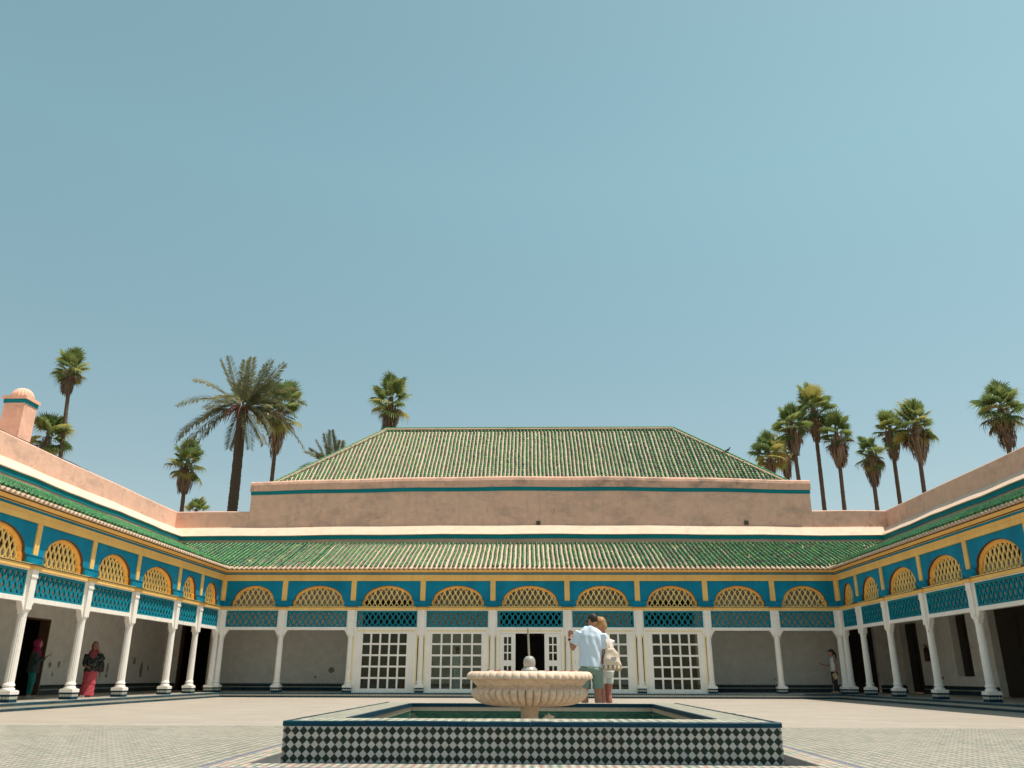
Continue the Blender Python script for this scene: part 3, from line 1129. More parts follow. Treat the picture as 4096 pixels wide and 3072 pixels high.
    b.box(xs, a1, ds, de, 0.16, ZC)
    iw = b.build('inner_wall', M['gplaster'], root)
    for (u0, u1, z0, z1, kd) in sorted(openings):
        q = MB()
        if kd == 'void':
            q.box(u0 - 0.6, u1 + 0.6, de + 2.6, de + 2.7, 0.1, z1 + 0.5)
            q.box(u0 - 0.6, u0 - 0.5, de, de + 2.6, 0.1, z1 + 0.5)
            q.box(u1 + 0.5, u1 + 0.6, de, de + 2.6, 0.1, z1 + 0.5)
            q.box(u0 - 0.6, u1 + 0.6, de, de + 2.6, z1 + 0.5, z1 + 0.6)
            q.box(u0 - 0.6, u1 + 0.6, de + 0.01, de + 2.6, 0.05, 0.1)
            q.build('dark_room', M['door'], root)  # room surfaces coloured near black so the doorway reads as unlit
            j = MB()
            j.box(u0 + 0.001, u0 + 0.03, ds + 0.01, de, 0.172, z1 - 0.001)
            j.box(u1 - 0.03, u1 - 0.001, ds + 0.01, de, 0.172, z1 - 0.001)
            j.box(u0 + 0.03, u1 - 0.03, ds + 0.01, de, z1 - 0.04, z1 - 0.001)
            j.build('door_jamb', M['wood'], root)
        else:
            c = (u0 + u1) / 2
            q.box(u0 + 0.01, c - 0.008, de - 0.1, de - 0.04, max(z0, 0.172), z1)
            q.box(c + 0.008, u1 - 0.01, de - 0.1, de - 0.04, max(z0, 0.172), z1)
            for (ga, gb) in ((u0 + 0.1, c - 0.09), (c + 0.09, u1 - 0.1)):
                hh = (z1 - max(z0, 0.17)) / 2
                for kz in (0, 1):
                    zz = max(z0, 0.17) + kz * hh
                    q.box(ga, gb, de - 0.12, de - 0.1, zz + 0.12, zz + hh - 0.12)
            q.box(u0, u1, de - 0.03, de, z0, z1)
            q.build('door' if kd == 'door' else 'shutter', M['door'], root)  # near-black leaves make these openings look unlit
    # dado of dark tile with a crest row
    xs = a0
    for (u0, u1, z0, z1, kd) in sorted(openings) + [(a1, a1, 9, 9, '')]:
        if z0 >= 0.3 and kd != '':
            continue
        if u0 - xs > 0.05:
            q, z = MB(), MB()
            q.box(xs, u0, ds - 0.03, ds, 0.169, 0.3)
            q.box(xs, u0, ds - 0.03, ds, 0.345, 0.41)
            da = q.build('dado', M['riser_blue'], root)
            MB().box(xs, u0, ds - 0.028, ds, 0.302, 0.343).build('dado_band', M['chain'], da)
            t = xs
            while t + 0.1 < u0:
                z.prism([(t + 0.01, 0.411), (t + 0.1, 0.411), (t + 0.1, 0.44), (t + 0.055, 0.475), (t + 0.01, 0.44)], ds - 0.022, ds - 0.002)
                t += 0.11
            z.build('dado_crest', M['tile_dark'], da, kind='stuff')
        xs = u1
    # wooden ceiling with beams
    c = MB()
    c.sweep([(0.121, 4.5), (0.121, 4.56), (4.0, 4.56), (4.0, 4.5)], s0, s1, m0, m1)
    t = s0 + 0.2
    while t < s1:
        c.box(t, t + 0.09, 0.13, 3.59, 4.36, 4.499)
        t += 0.42
    c.build('ceiling', M['wood'], root)
    return edges


BACK_BAYS = [(-12.01, -9.96), (-9.59, -7.22), (-6.84, -4.46), (-4.1, -1.69), (-1.33, 1.23), (1.59, 3.98), (4.35, 6.66), (6.97, 9.26), (9.61, 11.7)]
LEFT_BAYS = [(14.3, 16.95), (17.33, 19.89), (20.27, 22.61), (23.0, 25.4), (25.8, 28.53), (28.96, 30.57), (31.0, 32.68)]
RIGHT_BAYS = [(-32.72, -31.28), (-30.84, -28.95), (-28.51, -26.04), (-25.68, -23.18), (-22.8, -20.2), (-19.8, -17.2), (-16.8, -14.3)]


def bow_back(x, z):
    f = max(0.0, 1 - (x / 12.6) ** 2)
    kz = np.interp(z, [6.1, 6.7, 7.13, 8.7, 9.4], [0.05, 0.08, 0.1, 0.17, 0.24])
    return f * kz + 0.012 * math.sin(x * 1.3 + z)


def bow_side(x, z):
    return 0.015 * math.sin(x * 0.9 + z * 0.7) + 0.01 * math.sin(x * 2.3)


back = thing('gallery_wing', 'long arcaded gallery across the far end of the courtyard with glazed doors behind the fountain', 'gallery', (0, YB, 0), 0, 'gallery wings around the courtyard')
wing(back, BACK_BAYS, XL, XR, True, True, 0.0,
     [(-15.2, -13.9, 0.16, 2.85, 'void'), (-7.3, -4.6, 0.16, 3.9, 'door'), (-1.35, 1.3, 0.16, 3.6, 'void'), (4.3, 7.0, 0.16, 3.9, 'door'), (13.5, 14.6, 0.16, 2.95, 'door')],
     bow=bow_back, parapet=[(XL - 4.1, -13.0, False, False), (12.79, XR + 4.1, False, False)])
left = thing('gallery_wing', 'sunlit arcaded gallery along the left side where two headscarved women stand', 'gallery', (XL, 0, 0), R(90), 'gallery wings around the courtyard')
wing(left, LEFT_BAYS, 13.9, YB, False, True, R(90), [(25.9, 27.65, 0.16, 2.5, 'void')], bow=bow_side, parapet=[(13.9, YB, False, True)])
right = thing('gallery_wing', 'shaded arcaded gallery along the right side with dark doors and a wall extinguisher', 'gallery', (XR, 0, 0), R(-90), 'gallery wings around the courtyard')
wing(right, RIGHT_BAYS, -YB, -13.9, True, False, R(-90),
     [(-36.4, -34.8, 0.16, 2.87, 'door'), (-32.0, -30.8, 0.8, 2.95, 'window'), (-29.3, -26.6, 0.16, 2.95, 'door'), (-23.0, -21.5, 0.16, 2.9, 'door')],
     bow=bow_side, parapet=[(-YB, -13.9, True, False)])
# corner piers of white timber, one in each far corner
for rt, s, sd in ((back, XL + 0.16, 1), (back, XR - 0.16, -1)):
    sh = column(rt, s, sides=(sd,), d=-0.0)
for rt, s, sd in ((left, YB - 0.2, -1), (right, -YB + 0.17, 1)):
    column(rt, s, sides=(sd,))
# unseen end walls added to keep daylight out of the side galleries; solid rear masses and roof decks
MB().box(13.6, 13.9, 0.0, 4.4, 0, 6.6).build('light_block_wall', M['pink'], left)
MB().box(-13.9, -13.6, 0.0, 4.4, 0, 6.6).build('light_block_wall', M['pink'], right)
MB().box(13.6, 36.8, 6.75, 14, 0, 7.0).build('rear_rooms', M['pink'], left)
MB().box(13.6, 36.8, 4.0, 6.75, 6.2, 7.0).build('roof_deck', M['pink'], left)
MB().box(-36.8, -13.6, 6.75, 14, 0, 7.0).build('rear_rooms', M['pink'], right)
MB().box(-36.8, -13.6, 4.0, 6.75, 6.2, 7.0).build('roof_deck', M['pink'], right)

# plaster patches missing from the gallery walls
def patch(root, s, z, w_, h_, d=3.597, mt='hole'):
    b = MB()
    n = 11
    pts = [(s + w_ / 2 * random.uniform(0.6, 1.1) * math.cos(2 * math.pi * i / n), z + h_ / 2 * random.uniform(0.6, 1.1) * math.sin(2 * math.pi * i / n)) for i in range(n)]
    b.prism(pts, d - 0.006, d + 0.01)
    b.build('plaster_patch', M[mt], root)


for s, z, w_, h_ in ((-8.55, 1.0, 0.34, 0.28), (-9.2, 0.72, 0.12, 0.12)):
    patch(back, s, z, w_, h_)
patch(back, 10.2, 0.68, 0.09, 0.1)
for s, z, w_, h_ in ((28.0, 1.08, 0.2, 0.2), (28.55, 1.1, 0.16, 0.26), (28.25, 0.78, 0.1, 0.16), (30.5, 1.0, 0.2, 0.2), (31.9, 1.02, 0.16, 0.4), (31.9, 0.75, 0.2, 0.16), (34.0, 1.3, 0.2, 0.34), (33.8, 1.4, 0.1, 0.1), (34.7, 0.95, 0.3, 0.65), (35.3, 1.05, 0.12, 0.3)):
    patch(left, s, z, w_, h_)
patch(right, -33.2, 0.75, 0.16, 0.15)
b = MB()
b.prism([(29.45, 0.75), (29.62, 0.62), (29.72, 0.85), (29.72, 2.6), (29.45, 2.6)], 3.53, 3.598)
b.build('wall_pilaster', M['white'], left)
# square vents at the foot of the raised wall
for x in (0.34, 9.76):
    v = MB()
    v.box(x - 0.09, x + 0.09, 4.04, 4.105, 7.25, 7.43)
    v.box(x - 0.075, x + 0.075, 4.03, 4.042, 7.265, 7.415)
    v.build('wall_vent', M['vent'], back)
# unlit ornaments for the painted lambrequin, hanging inside the middle doorway
for x, lw in ((-0.72, 'leftmost of the four'), (-0.3, 'second from left of the four'), (0.08, 'third from left of the four'), (0.5, 'rightmost of the four')):
    v = MB()
    v.lathe([(0.0, 0.0), (0.05, 0.09), (0.062, 0.14), (0.03, 0.22), (0.012, 0.24), (0.012, 0.6)], 10)
    o = v.build('doorway_ornament', M['ornament_orange'], None, (x, 37.6, 2.42))
    tag(o, 'small orange ornament in the dark middle doorway, ' + lw, 'ornament', 'ornaments in the middle doorway')


# ------------------------------------------------------------------ glazed doors of the far gallery
def pane_mesh():
    b = MB()
    b.box(-0.5, 0.5, -0.006, 0.006, -0.5, 0.5)
    return b.mesh('pane', M['glass'])


PANE = pane_mesh()


def pane_grid(frame, x0, x1, z0, z1, nx, nz, d, bar=0.034):
    px, pz = (x1 - x0) / nx, (z1 - z0) / nz
    for i in range(nx):
        for j in range(nz):
            link('pane', PANE, frame, (x0 + (i + 0.5) * px, d + rng.normal(0, 0.001), z0 + (j + 0.5) * pz), (rng.normal(0, 0.006), 0, rng.normal(0, 0.006)), (px - 0.02, 1, pz - 0.02))
    b = MB()
    for i in range(nx + 1):
        x = x0 + i * px
        b.box(x - bar, x + bar, d - 0.022, d + 0.022, z0 - bar, z1 + bar)
    for j in range(nz + 1):
        z = z0 + j * pz
        for i in range(nx):
            b.box(x0 + i * px + bar, x0 + (i + 1) * px - bar, d - 0.018, d + 0.018, z - bar, z + bar)
    b.build('glazing_bars', M['white'], frame)


def trim(root_, a, b_, d):
    t = MB()
    t.box(a, a + 0.05, d - 0.035, d + 0.02, 0.19, 2.445)
    t.box(b_ - 0.05, b_, d - 0.035, d + 0.02, 0.19, 2.445)
    t.box(a + 0.05, b_ - 0.05, d - 0.035, d + 0.02, 2.40, 2.445)
    t.build('yellow_trim', M['wtrim'], root_)


def window(a, b_, p0, p1):
    d = -0.02
    f = MB()
    z0, z1 = 0.28, 2.345
    f.box(a, p0 - 0.03, d - 0.03, d + 0.04, 0.2, 2.446)
    f.box(p1 + 0.03, b_, d - 0.03, d + 0.04, 0.2, 2.446)
    f.box(p0 - 0.03, p1 + 0.03, d - 0.03, d + 0.04, z1 + 0.03, 2.446)
    f.box(p0 - 0.03, p1 + 0.03, d - 0.03, d + 0.04, 0.2, z0 - 0.03)
    f.box(a + 0.02, b_ - 0.02, d - 0.07, d + 0.03, 0.171, 0.215)
    # stiles grooved
    for x in (a + 0.12, b_ - 0.14):
        f.box(x, x + 0.03, d - 0.045, d - 0.03, 0.23, 2.39)
    w_ = f.build('window', M['white'], back)
    pane_grid(w_, p0, p1, z0, z1, 5, 5, d)
    trim(w_, a - 0.002, b_ + 0.002, d)


window(-6.93, -4.42, -6.58, -4.80)
window(-4.15, -1.64, -3.88, -1.9)
window(1.53, 4.02, 1.92, 3.7)
window(4.3, 6.68, 4.62, 6.42)
# the middle door: fixed frame and two glazed leaves, open in the middle
f = MB()
f.box(-1.38, -1.24, -0.05, 0.02, 0.2, 2.446)
f.box(1.14, 1.28, -0.05, 0.02, 0.2, 2.446)
f.box(-1.24, 1.14, -0.05, 0.02, 2.33, 2.446)
f.box(-1.36, 1.26, -0.09, 0.03, 0.171, 0.2)
df = f.build('door_frame', M['white'], back)
trim(df, -1.38, 1.28, -0.02)
for x0, x1 in ((-1.235, -0.62), (0.5, 1.135)):
    lf = MB()
    d = -0.02
    w0, w1 = x0 + 0.15, x1 - 0.14
    lf.box(x0, w0 - 0.02, d - 0.02, d + 0.025, 0.205, 2.325)
    lf.box(w1 + 0.02, x1, d - 0.02, d + 0.025, 0.205, 2.325)
    for z0, z1 in ((0.205, 0.3), (1.18, 1.30), (2.24, 2.325)):
        lf.box(w0 - 0.02, w1 + 0.02, d - 0.02, d + 0.025, z0, z1)
    leaf = lf.build('door_leaf', M['white'], back)
    pane_grid(leaf, w0, w1, 1.32, 2.22, 2, 3, d, 0.022)
    pane_grid(leaf, w0, w1, 0.32, 1.16, 2, 3, d, 0.022)

# ------------------------------------------------------------------ the hall behind, with its hipped roof
hall = thing('hipped_hall', 'raised pink hall with a green tiled hipped roof behind the far gallery', 'hall', (0, YB, 0))
PX0, PX1 = -12.99, 12.78


def hall_band(name, prof, mt, over=0.0):
    MB().sweep(prof, PX0 - over, PX1 + over, seg=30, warp=bow_back).build(name, mt, hall)


hall_band('wall', [(4.1, 7.132), (4.1, 8.67), (4.6, 8.67), (4.6, 7.132)], M['pink'])
hall_band('teal_stripe', [(4.075, 8.671), (4.07, 8.835), (4.6, 8.835), (4.6, 8.671)], M['teal'], 0.02)
hall_band('parapet', [(4.05, 8.836), (4.04, 9.12), (4.07, 9.24), (4.14, 9.3), (4.3, 9.31), (4.5, 9.28), (4.6, 9.2), (4.6, 8.836)], M['pink_stained'], 0.06)
b = MB()
b.box(PX0, PX0 + 0.5, 4.61, 14.6, 7.0, 9.25)
b.box(PX1 - 0.5, PX1, 4.61, 14.6, 7.0, 9.25)
b.box(PX0, PX1, 14.1, 14.6, 0, 9.25)
b.box(PX0 + 0.5, PX1 - 0.5, 4.61, 14.1, 8.6, 9.0)
b.build('side_walls', M['pink'], hall)
EV, EZ, RD, RZ = 4.72, 9.22, 9.35, 13.36     # eave depth and height, ridge depth and height
HS = math.atan2(RZ - EZ, RD - EV)
EX0, EX1 = -12.45, 12.3
RX0, RX1 = EX0 + (RD - EV), EX1 - (RD - EV)


def hall_hi(s):
    return min(RD - 0.14, EV + min(s - EX0, EX1 - s) - 0.14)


nC = int((EX1 - EX0) / 0.19)
hroof = tiled_roof(hall, [EX0 + (i + 0.5) * (EX1 - EX0) / nC for i in range(nC)], lambda s: EV, hall_hi, EV, EZ, HS, world=Matrix.Translation((0, YB, 0)))
# other slopes: plain tiled planes seen only edge on
b = MB()
BD = 2 * RD - EV
b.quad((EX0, EV, EZ - 0.03), (RX0, RD, RZ - 0.03), (RX0, RD, RZ - 0.03), (EX0, BD, EZ - 0.03))
b.quad((EX1, EV, EZ - 0.03), (EX1, BD, EZ - 0.03), (RX1, RD, RZ - 0.03), (RX1, RD, RZ - 0.03))
b.quad((EX0, BD, EZ - 0.03), (RX0, RD, RZ - 0.03), (RX1, RD, RZ - 0.03), (EX1, BD, EZ - 0.03))
b.build('rear_slopes', M['glaze'], hall)
# mortared ridge and hips with their cover tiles
rb = MB()
rt = MB()


def ridge_line(p, q, w_=0.14):
    p, q = Vector(p), Vector(q)
    rb.tube([p - Vector((0, 0, 0.02)), q - Vector((0, 0, 0.02))], [(w_, 0.1), (w_, 0.1)], 8)
    d = q - p
    n = int(d.length / 0.24)
    for i in range(n):
        a, c = p + d * (i / n), p + d * ((i + 1.12) / n)
        up = Vector((0, 0, 0.065))
        rt.tube([a + up, c + up], [0.075, 0.058], 7)


ridge_line((RX0, RD, RZ), (RX1, RD, RZ))
ridge_line((EX0, EV, EZ), (RX0, RD, RZ))
ridge_line((EX1, EV, EZ), (RX1, RD, RZ))
rb.build('ridge_mortar', M['mortar'], hall)
rt.build('ridge_tiles', M['glaze'], hall, kind='stuff')

# pigeon on the right hip
pg = MB()
pg.tube([(-0.16, 0, 0.05), (-0.08, 0, 0.085), (0.02, 0, 0.12), (0.09, 0, 0.17), (0.115, 0, 0.225)], [0.012, 0.045, 0.062, 0.042, 0.025], 9)
pg.ell((0.125, 0, 0.245), (0.032, 0.026, 0.027), 10, 7)
pg.tube([(0.15, 0, 0.245), (0.178, 0, 0.238)], [0.009, 0.002], 5)
pg.tube([(-0.1, 0, 0.07), (-0.28, 0, 0.015)], [(0.03, 0.014), (0.045, 0.006)], 6)
for y in (-0.02, 0.02):
    pg.tube([(0.02, y, 0.08), (0.02, y, 0.0)], [0.008, 0.006], 5)
hx = 9.95
hz = EZ + (EX1 - hx) * (RZ - EZ) / (RD - EV)
o = pg.build('pigeon', M['pigeon'], None, (hx, YB + EV + (EX1 - hx), hz + 0.11), )
tag(o, 'grey pigeon perched on the right hip of the green roof', 'pigeon')

# turret with a fluted cap on the left roof
tw = thing('roof_turret', 'square pink turret with teal band and fluted dome on the left roof', 'turret', (-20.83, 31.17, 7.0))
q = MB()
q.box(-0.425, 0.425, -0.425, 0.425, 0, 4.12)
q.build('shaft', M['pink'], tw)
q = MB()
q.box(-0.45, 0.45, -0.45, 0.45, 4.12, 4.29)
q.build('teal_band', M['teal'], tw)
q = MB()
q.box(-0.5, 0.5, -0.5, 0.5, 4.29, 4.42)
q.build('cap_slab', M['pink'], tw)


def flute(i, r, z, t):
    if r < 0.02:
        return r, z
    a = abs(math.sin(t * 10))
    return r * (0.92 + 0.1 * a), z - (0.035 * (1 - a) if i == 0 else 0)


q = MB()
q.lathe([(0.41, 4.42), (0.43, 4.5), (0.405, 4.6), (0.34, 4.72), (0.22, 4.82), (0.08, 4.865), (0.0, 4.87)], 80, mod=flute)
q.build('fluted_dome', M['pink'], tw)
# cable along the left parapet and two roof poles
cb = MB()
cb.tube([(XL - 4.16 + 0.01 * math.sin(y), y, 7.925 + bow_side(y, 7.9) + 0.012 * math.sin(y * 3)) for y in np.linspace(17, 29.2, 30)], 0.014, 5)
tag(cb.build('cable', M['black']), 'thin black cable lying along the top of the left parapet', 'cable')
for x, y, h, lab in ((-18.06, 40.0, 8.75, 'short grey pole behind the corner of the left parapet'),):
    q = MB()
    q.tube([(0, 0, 0), (0, 0, h)], 0.03, 7)
    q.box(-0.16, 0.16, -0.012, 0.012, h - 0.3, h - 0.275)
    o = q.build('antenna_pole', M['steel'], None, (x, y, -0.3))
    tag(o, lab, 'pole')

# wall extinguisher in the right gallery
ex = thing('fire_extinguisher', 'dark red fire extinguisher hung on the right gallery wall beside a dark door', 'fire extinguisher', (XR + 3.5, 37.36 - 3.35, 1.35))
q = MB()
q.lathe([(0.0, 0), (0.085, 0.01), (0.09, 0.04), (0.09, 0.42), (0.07, 0.5), (0.03, 0.54), (0.03, 0.58), (0, 0.58)], 16)
q.build('cylinder', M['extred'], ex)
q = MB()
q.box(-0.09, 0.05, -0.015, 0.015, 0.58, 0.6)
q.box(-0.09, 0.03, -0.015, 0.015, 0.63, 0.645)
q.tube([(0.03, 0, 0.57), (0.1, 0, 0.55), (0.12, 0.02, 0.4), (0.105, 0.03, 0.2)], 0.014, 6)
q.build('valve', M['black'], ex)

# ------------------------------------------------------------------ fountain basin
basin = thing('fountain_basin', 'low rectangular basin faced with black and white diamond tiles', 'fountain basin', (-0.012, 8.64, 0))
HW, LEN, RIMZ, TB = 2.433, 6.1, 0.364, 0.317
PXT, PZT = 2 * HW / 61, 0.0826
b = MB()
for (x0, x1, y0, y1) in ((-HW, HW, 0, 0.7), (-HW, -1.95, 0.7, LEN - 0.62), (1.95, HW, 0.7, LEN - 0.62), (-HW, HW, LEN - 0.62, LEN)):
    b.box(x0 + 0.001, x1 - 0.001, y0 + 0.0005, y1, -0.1, RIMZ - 0.012)
b.build('wall', M['grout'], basin)


def diamond(hx, hz, th=0.007, front=-1):
    bb = MB()
    i = 0.86
    vs = [(hx, 0, 0), (0, 0, hz), (-hx, 0, 0), (0, 0, -hz)]
    fr = [(x * 0.97, -th, z * 0.97) for x, y, z in vs]
    bb.add(vs + fr, [(4, 5, 6, 7), (0, 1, 5, 4), (1, 2, 6, 5), (2, 3, 7, 6), (3, 0, 4, 7)])
    return bb


gap = 0.0021
dm = diamond(PXT / 2 - gap, PZT / 2 - gap)
dark_me, white_me = dm.mesh('dark_tile', M['tile_dark']), dm.mesh('white_tile', M['tile_white'])
MISS = {(0, 14)}
for i in range(4):
    for j in range(61):
        link('dark_tile', dark_me, basin, (-HW + (j + 0.5) * PXT, rng.normal(0, 0.0008), TB - (i + 0.5) * PZT), (rng.normal(0, 0.014), rng.normal(0, 0.016), rng.normal(0, 0.014)))
for i in range(3):
    for j in range(1, 61):
        link('white_tile', white_me, basin, (-HW + j * PXT, rng.normal(0, 0.0008), TB - (i + 1) * PZT), (rng.normal(0, 0.014), rng.normal(0, 0.016), rng.normal(0, 0.014)))


def half_tiles(bb, x, z, up, th=0.007):
    hx, hz = PXT / 2 - gap, PZT / 2 - gap
    z1 = z - hz if up else z + hz
    bb.add([(x - hx, 0, z), (x + hx, 0, z), (x, 0, z1), (x - hx * 0.97, -th, z), (x + hx * 0.97, -th, z), (x, -th, z1 + (0.001 if up else -0.001))], [(3, 4, 5), (0, 1, 4, 3), (1, 2, 5, 4), (2, 0, 3, 5)])


bb = MB()
for j in range(1, 61):
    if j == 15:
        continue
    half_tiles(bb, -HW + j * PXT, TB - 0.001, True)
    half_tiles(bb, -HW + j * PXT, TB - 4 * PZT + 0.001, False)
bb.build('half_tiles', M['tile_white'], basin, kind='stuff')
# side faces: the same diamonds, joined
for sx in (-1, 1):
    for nm, mt, par in (('side_dark_tiles', M['tile_dark'], 0), ('side_white_tiles', M['tile_white'], 1)):
        V, F, tn = [], [], []
        nn = int(LEN / PXT)
        for i in range(4 - par):
            for j in range(par, nn):
                cy, cz = (j + 0.5 * (1 - par)) * PXT, TB - (i + 0.5 + 0.5 * par) * PZT
                hx, hz = PXT / 2 - gap, PZT / 2 - gap
                o = len(V)
                for s_, xx in ((1.0, 0.0), (0.97, 0.007)):
                    V += [(sx * (HW + xx), cy + hx * s_, cz), (sx * (HW + xx), cy, cz + hz * s_), (sx * (HW + xx), cy - hx * s_, cz), (sx * (HW + xx), cy, cz - hz * s_)]
                F += [(o + 4, o + 5, o + 6, o + 7)] + [(o + a, o + (a + 1) % 4, o + 4 + (a + 1) % 4, o + 4 + a) for a in range(4)]
                tn += [rng.random()] * 5
        bulk(nm, np.array(V), np.array(F), mt, basin, tone=tn)


# glazed nosing tiles along the outer edge, base tiles at the front
def nosing(name, L, mt, zlo, zhi, dep, proud):
    bb = MB()
    h = L / 2 - 0.002
    prof = [(-proud, zlo), (-proud, zhi - 0.01), (-proud + 0.008, zhi), (dep, zhi), (dep, zlo)]
    vs = [(-h, d, z) for d, z in prof] + [(h, d, z) for d, z in prof]
    bb.add(vs, [(0, 1, 2, 3, 4), (9, 8, 7, 6, 5)] + [(i, 5 + i, 5 + (i + 1) % 5, (i + 1) % 5) for i in range(5)])
    return bb.mesh(name, mt)


nl = 2 * (HW + 0.012) / 24
nme = nosing('edge_tile', nl, M['tile_blue'], TB + 0.002, RIMZ + 0.002, 0.035, 0.012)
for j in range(24):
    link('edge_tile', nme, basin, (-HW - 0.012 + (j + 0.5) * nl, rng.normal(0, 0.0012), rng.normal(0, 0.0012)), (0, 0, rng.normal(0, 0.004)))
ns = (LEN - 0.024) / 30
sme = nosing('edge_tile', ns, M['tile_blue'], TB + 0.002, RIMZ + 0.002, 0.035, 0.012)
for j in range(30):
    link('edge_tile', sme, basin, (HW, 0.024 + (j + 0.5) * ns, rng.normal(0, 0.001)), (0, 0, R(90)))
    link('edge_tile', sme, basin, (-HW, 0.024 + (j + 0.5) * ns, rng.normal(0, 0.001)), (0, 0, R(-90)))
bl = 2 * HW / 26
bme = nosing('base_tile', bl, M['tile_blue'], -0.1, TB - 4 * PZT - 0.002, 0.01, 0.03)
for j in range(26):
    link('base_tile', bme, basin, (-HW + (j + 0.5) * bl, rng.normal(0, 0.001), 0), (0, 0, rng.normal(0, 0.004)))
# rim paving
b = MB()
b.quad((-HW + 0.02, 0.034, RIMZ - 0.004), (HW - 0.02, 0.034, RIMZ - 0.004), (HW - 0.02, 0.7, RIMZ - 0.004), (-HW + 0.02, 0.7, RIMZ - 0.004))
b.build('rim_paving', M['rimz'], basin)
b = MB()
for x0, x1, y0, y1 in ((-HW + 0.034, -1.95, 0.7, LEN), (1.95, HW - 0.034, 0.7, LEN), (-1.95, 1.95, LEN - 0.62, LEN)):
    b.quad((x0, y0, RIMZ - 0.004), (x1, y0, RIMZ - 0.004), (x1, y1, RIMZ - 0.004), (x0, y1, RIMZ - 0.004))
b.build('rim_paving', M['rimside'], basin)
# inner edge: blue nosing, cream course, green lozenge tiles, wet floor
IY0, IY1 = 0.7, LEN - 0.62
e, cr = MB(), MB()
for (x0, x1, y0, y1) in ((-1.95, 1.95, IY1 - 0.03, IY1 + 0.02), (-1.97, -1.92, IY0, IY1 - 0.03), (1.92, 1.97, IY0, IY1 - 0.03)):
    e.box(x0, x1, y0, y1, RIMZ - 0.05, RIMZ + 0.003)
for i in range(30):
    a = -1.95 + i * 0.13
    cr.box(a + 0.002, a + 0.128, IY1 - 0.012, IY1 + 0.01, RIMZ - 0.112, RIMZ - 0.052)
for i in range(36):
    a = IY0 + i * 0.131
    for sx in (-1, 1):
        cr.box(*sorted((sx * 1.938, sx * 1.96)), a + 0.002, a + 0.129, RIMZ - 0.112, RIMZ - 0.052)
e.build('inner_nosing', M['tile_blue'], basin)
cr.build('cream_course', M['tile_cream'], basin)
V, F, tn = [], [], []
s_ = 0.13
ZT = RIMZ - 0.114
for wall in range(3):
    L = 3.9 if wall == 0 else IY1 - IY0

    def face(poly):
        o = len(V)
        for uu, zz in poly:
            V.append((-1.95 + uu, IY1 - 0.008, zz) if wall == 0 else ((-1.942, IY0 + uu, zz) if wall == 1 else (1.942, IY0 + uu, zz)))
        F.append((o, o + 1, o + 2, o + 3))
        tn.append(rng.random())
    n = int(L / s_)
    for i in range(n):
        face([(i * s_ + 0.002, ZT - 0.028), ((i + 1) * s_ - 0.002, ZT - 0.028), ((i + 1) * s_ - 0.002, ZT), (i * s_ + 0.002, ZT)])
    for j in range(7):
        for i in range(1, n):
            u, z, h = (i + 0.5 * (j % 2)) * s_, ZT - 0.032 - j * s_ / 2, s_ / 2 - 0.0025
            zt, x = min(z + h, ZT - 0.031), 0.0
            if z + h > ZT - 0.031:
                face([(u - h, z - 0.001), (u, z - h), (u + h, z - 0.001), (u, z - 0.0005)])
            elif z - h > -0.1:
                face([(u + h, z), (u, z + h), (u - h, z), (u, z - h)])
bulk('lozenge_tiles', np.array(V), np.array(F), M['tile_pool'], basin, tone=tn)
b = MB()
b.box(-1.95, 1.95, IY1 - 0.004, IY1 + 0.002, -0.1, RIMZ - 0.11)
b.box(-1.952, -1.946, IY0, IY1, -0.1, RIMZ - 0.11)
b.box(1.946, 1.952, IY0, IY1, -0.1, RIMZ - 0.11)
b.build('inner_lining', M['pool_grout'], basin)
b = MB()
b.quad((-1.95, IY0, -0.08), (1.95, IY0, -0.08), (1.95, IY1, -0.08), (-1.95, IY1, -0.08))
b.build('basin_floor', M['pool_floor'], basin)
b = MB()
pts = [(0.27 + 0.1 * random.uniform(0.5, 1.2) * math.cos(2 * math.pi * i / 17), 0.13 + 0.12 * random.uniform(0.5, 1.2) * math.sin(2 * math.pi * i / 17)) for i in range(17)]
b.prism(pts, IY1 - 0.012, IY1)
b.build('bare_patch', M['clay'], basin)
b = MB()
b.tube([(0.27, IY1, 0.22), (0.27, IY1 - 0.07, 0.22), (0.27, IY1 - 0.08, 0.18)], 0.01, 7)
b.build('water_pipe', M['steel'], basin)

# ------------------------------------------------------------------ marble bowl
BC = (-0.03, 11.62)
bowl = thing('marble_bowl', 'wide fluted marble fountain bowl on a stem in the middle of the basin', 'fountain bowl', (BC[0], BC[1], -0.08))
prof = [(0.0, 0.86), (0.5, 0.862), (0.70, 0.88), (0.755, 0.915), (0.775, 0.922), (0.8, 0.918), (0.826, 0.9), (0.842, 0.872), (0.845, 0.85), (0.842, 0.832), (0.83, 0.824), (0.805, 0.822),
        (0.78, 0.81), (0.755, 0.79), (0.735, 0.767), (0.715, 0.745), (0.702, 0.732), (0.704, 0.722), (0.725, 0.715), (0.752, 0.704), (0.772, 0.684), (0.779, 0.66), (0.774, 0.635), (0.76, 0.61),
        (0.735, 0.58), (0.70, 0.555), (0.65, 0.53), (0.58, 0.51), (0.49, 0.497), (0.38, 0.49), (0.25, 0.487), (0.13, 0.485)]


def gadroon(i, r, z, t):
    if 4 <= i <= 10:      # twisted rope rim
        ph = (t * 48 + (z - 0.82) * 12) / (2 * math.pi) % 1.0
        return r - 0.024 * (1 - math.sqrt(max(0.0, 1 - (2 * ph - 1) ** 2))) * (1 if i > 4 else 0.5), z
    if i >= 19:
        ph = (t * 46 / (2 * math.pi)) % 1.0
        dep = 0.08 * (r / 0.78)
        fade = 1.0 if i > 20 else (0.25, 0.7)[i - 19]
        f_ = (1 - math.sqrt(max(0.0, 1 - (2 * ph - 1) ** 2)))
        return r - dep * fade * f_, z + 0.02 * fade * f_ * (1 if i > 24 else 0)
    return r, z


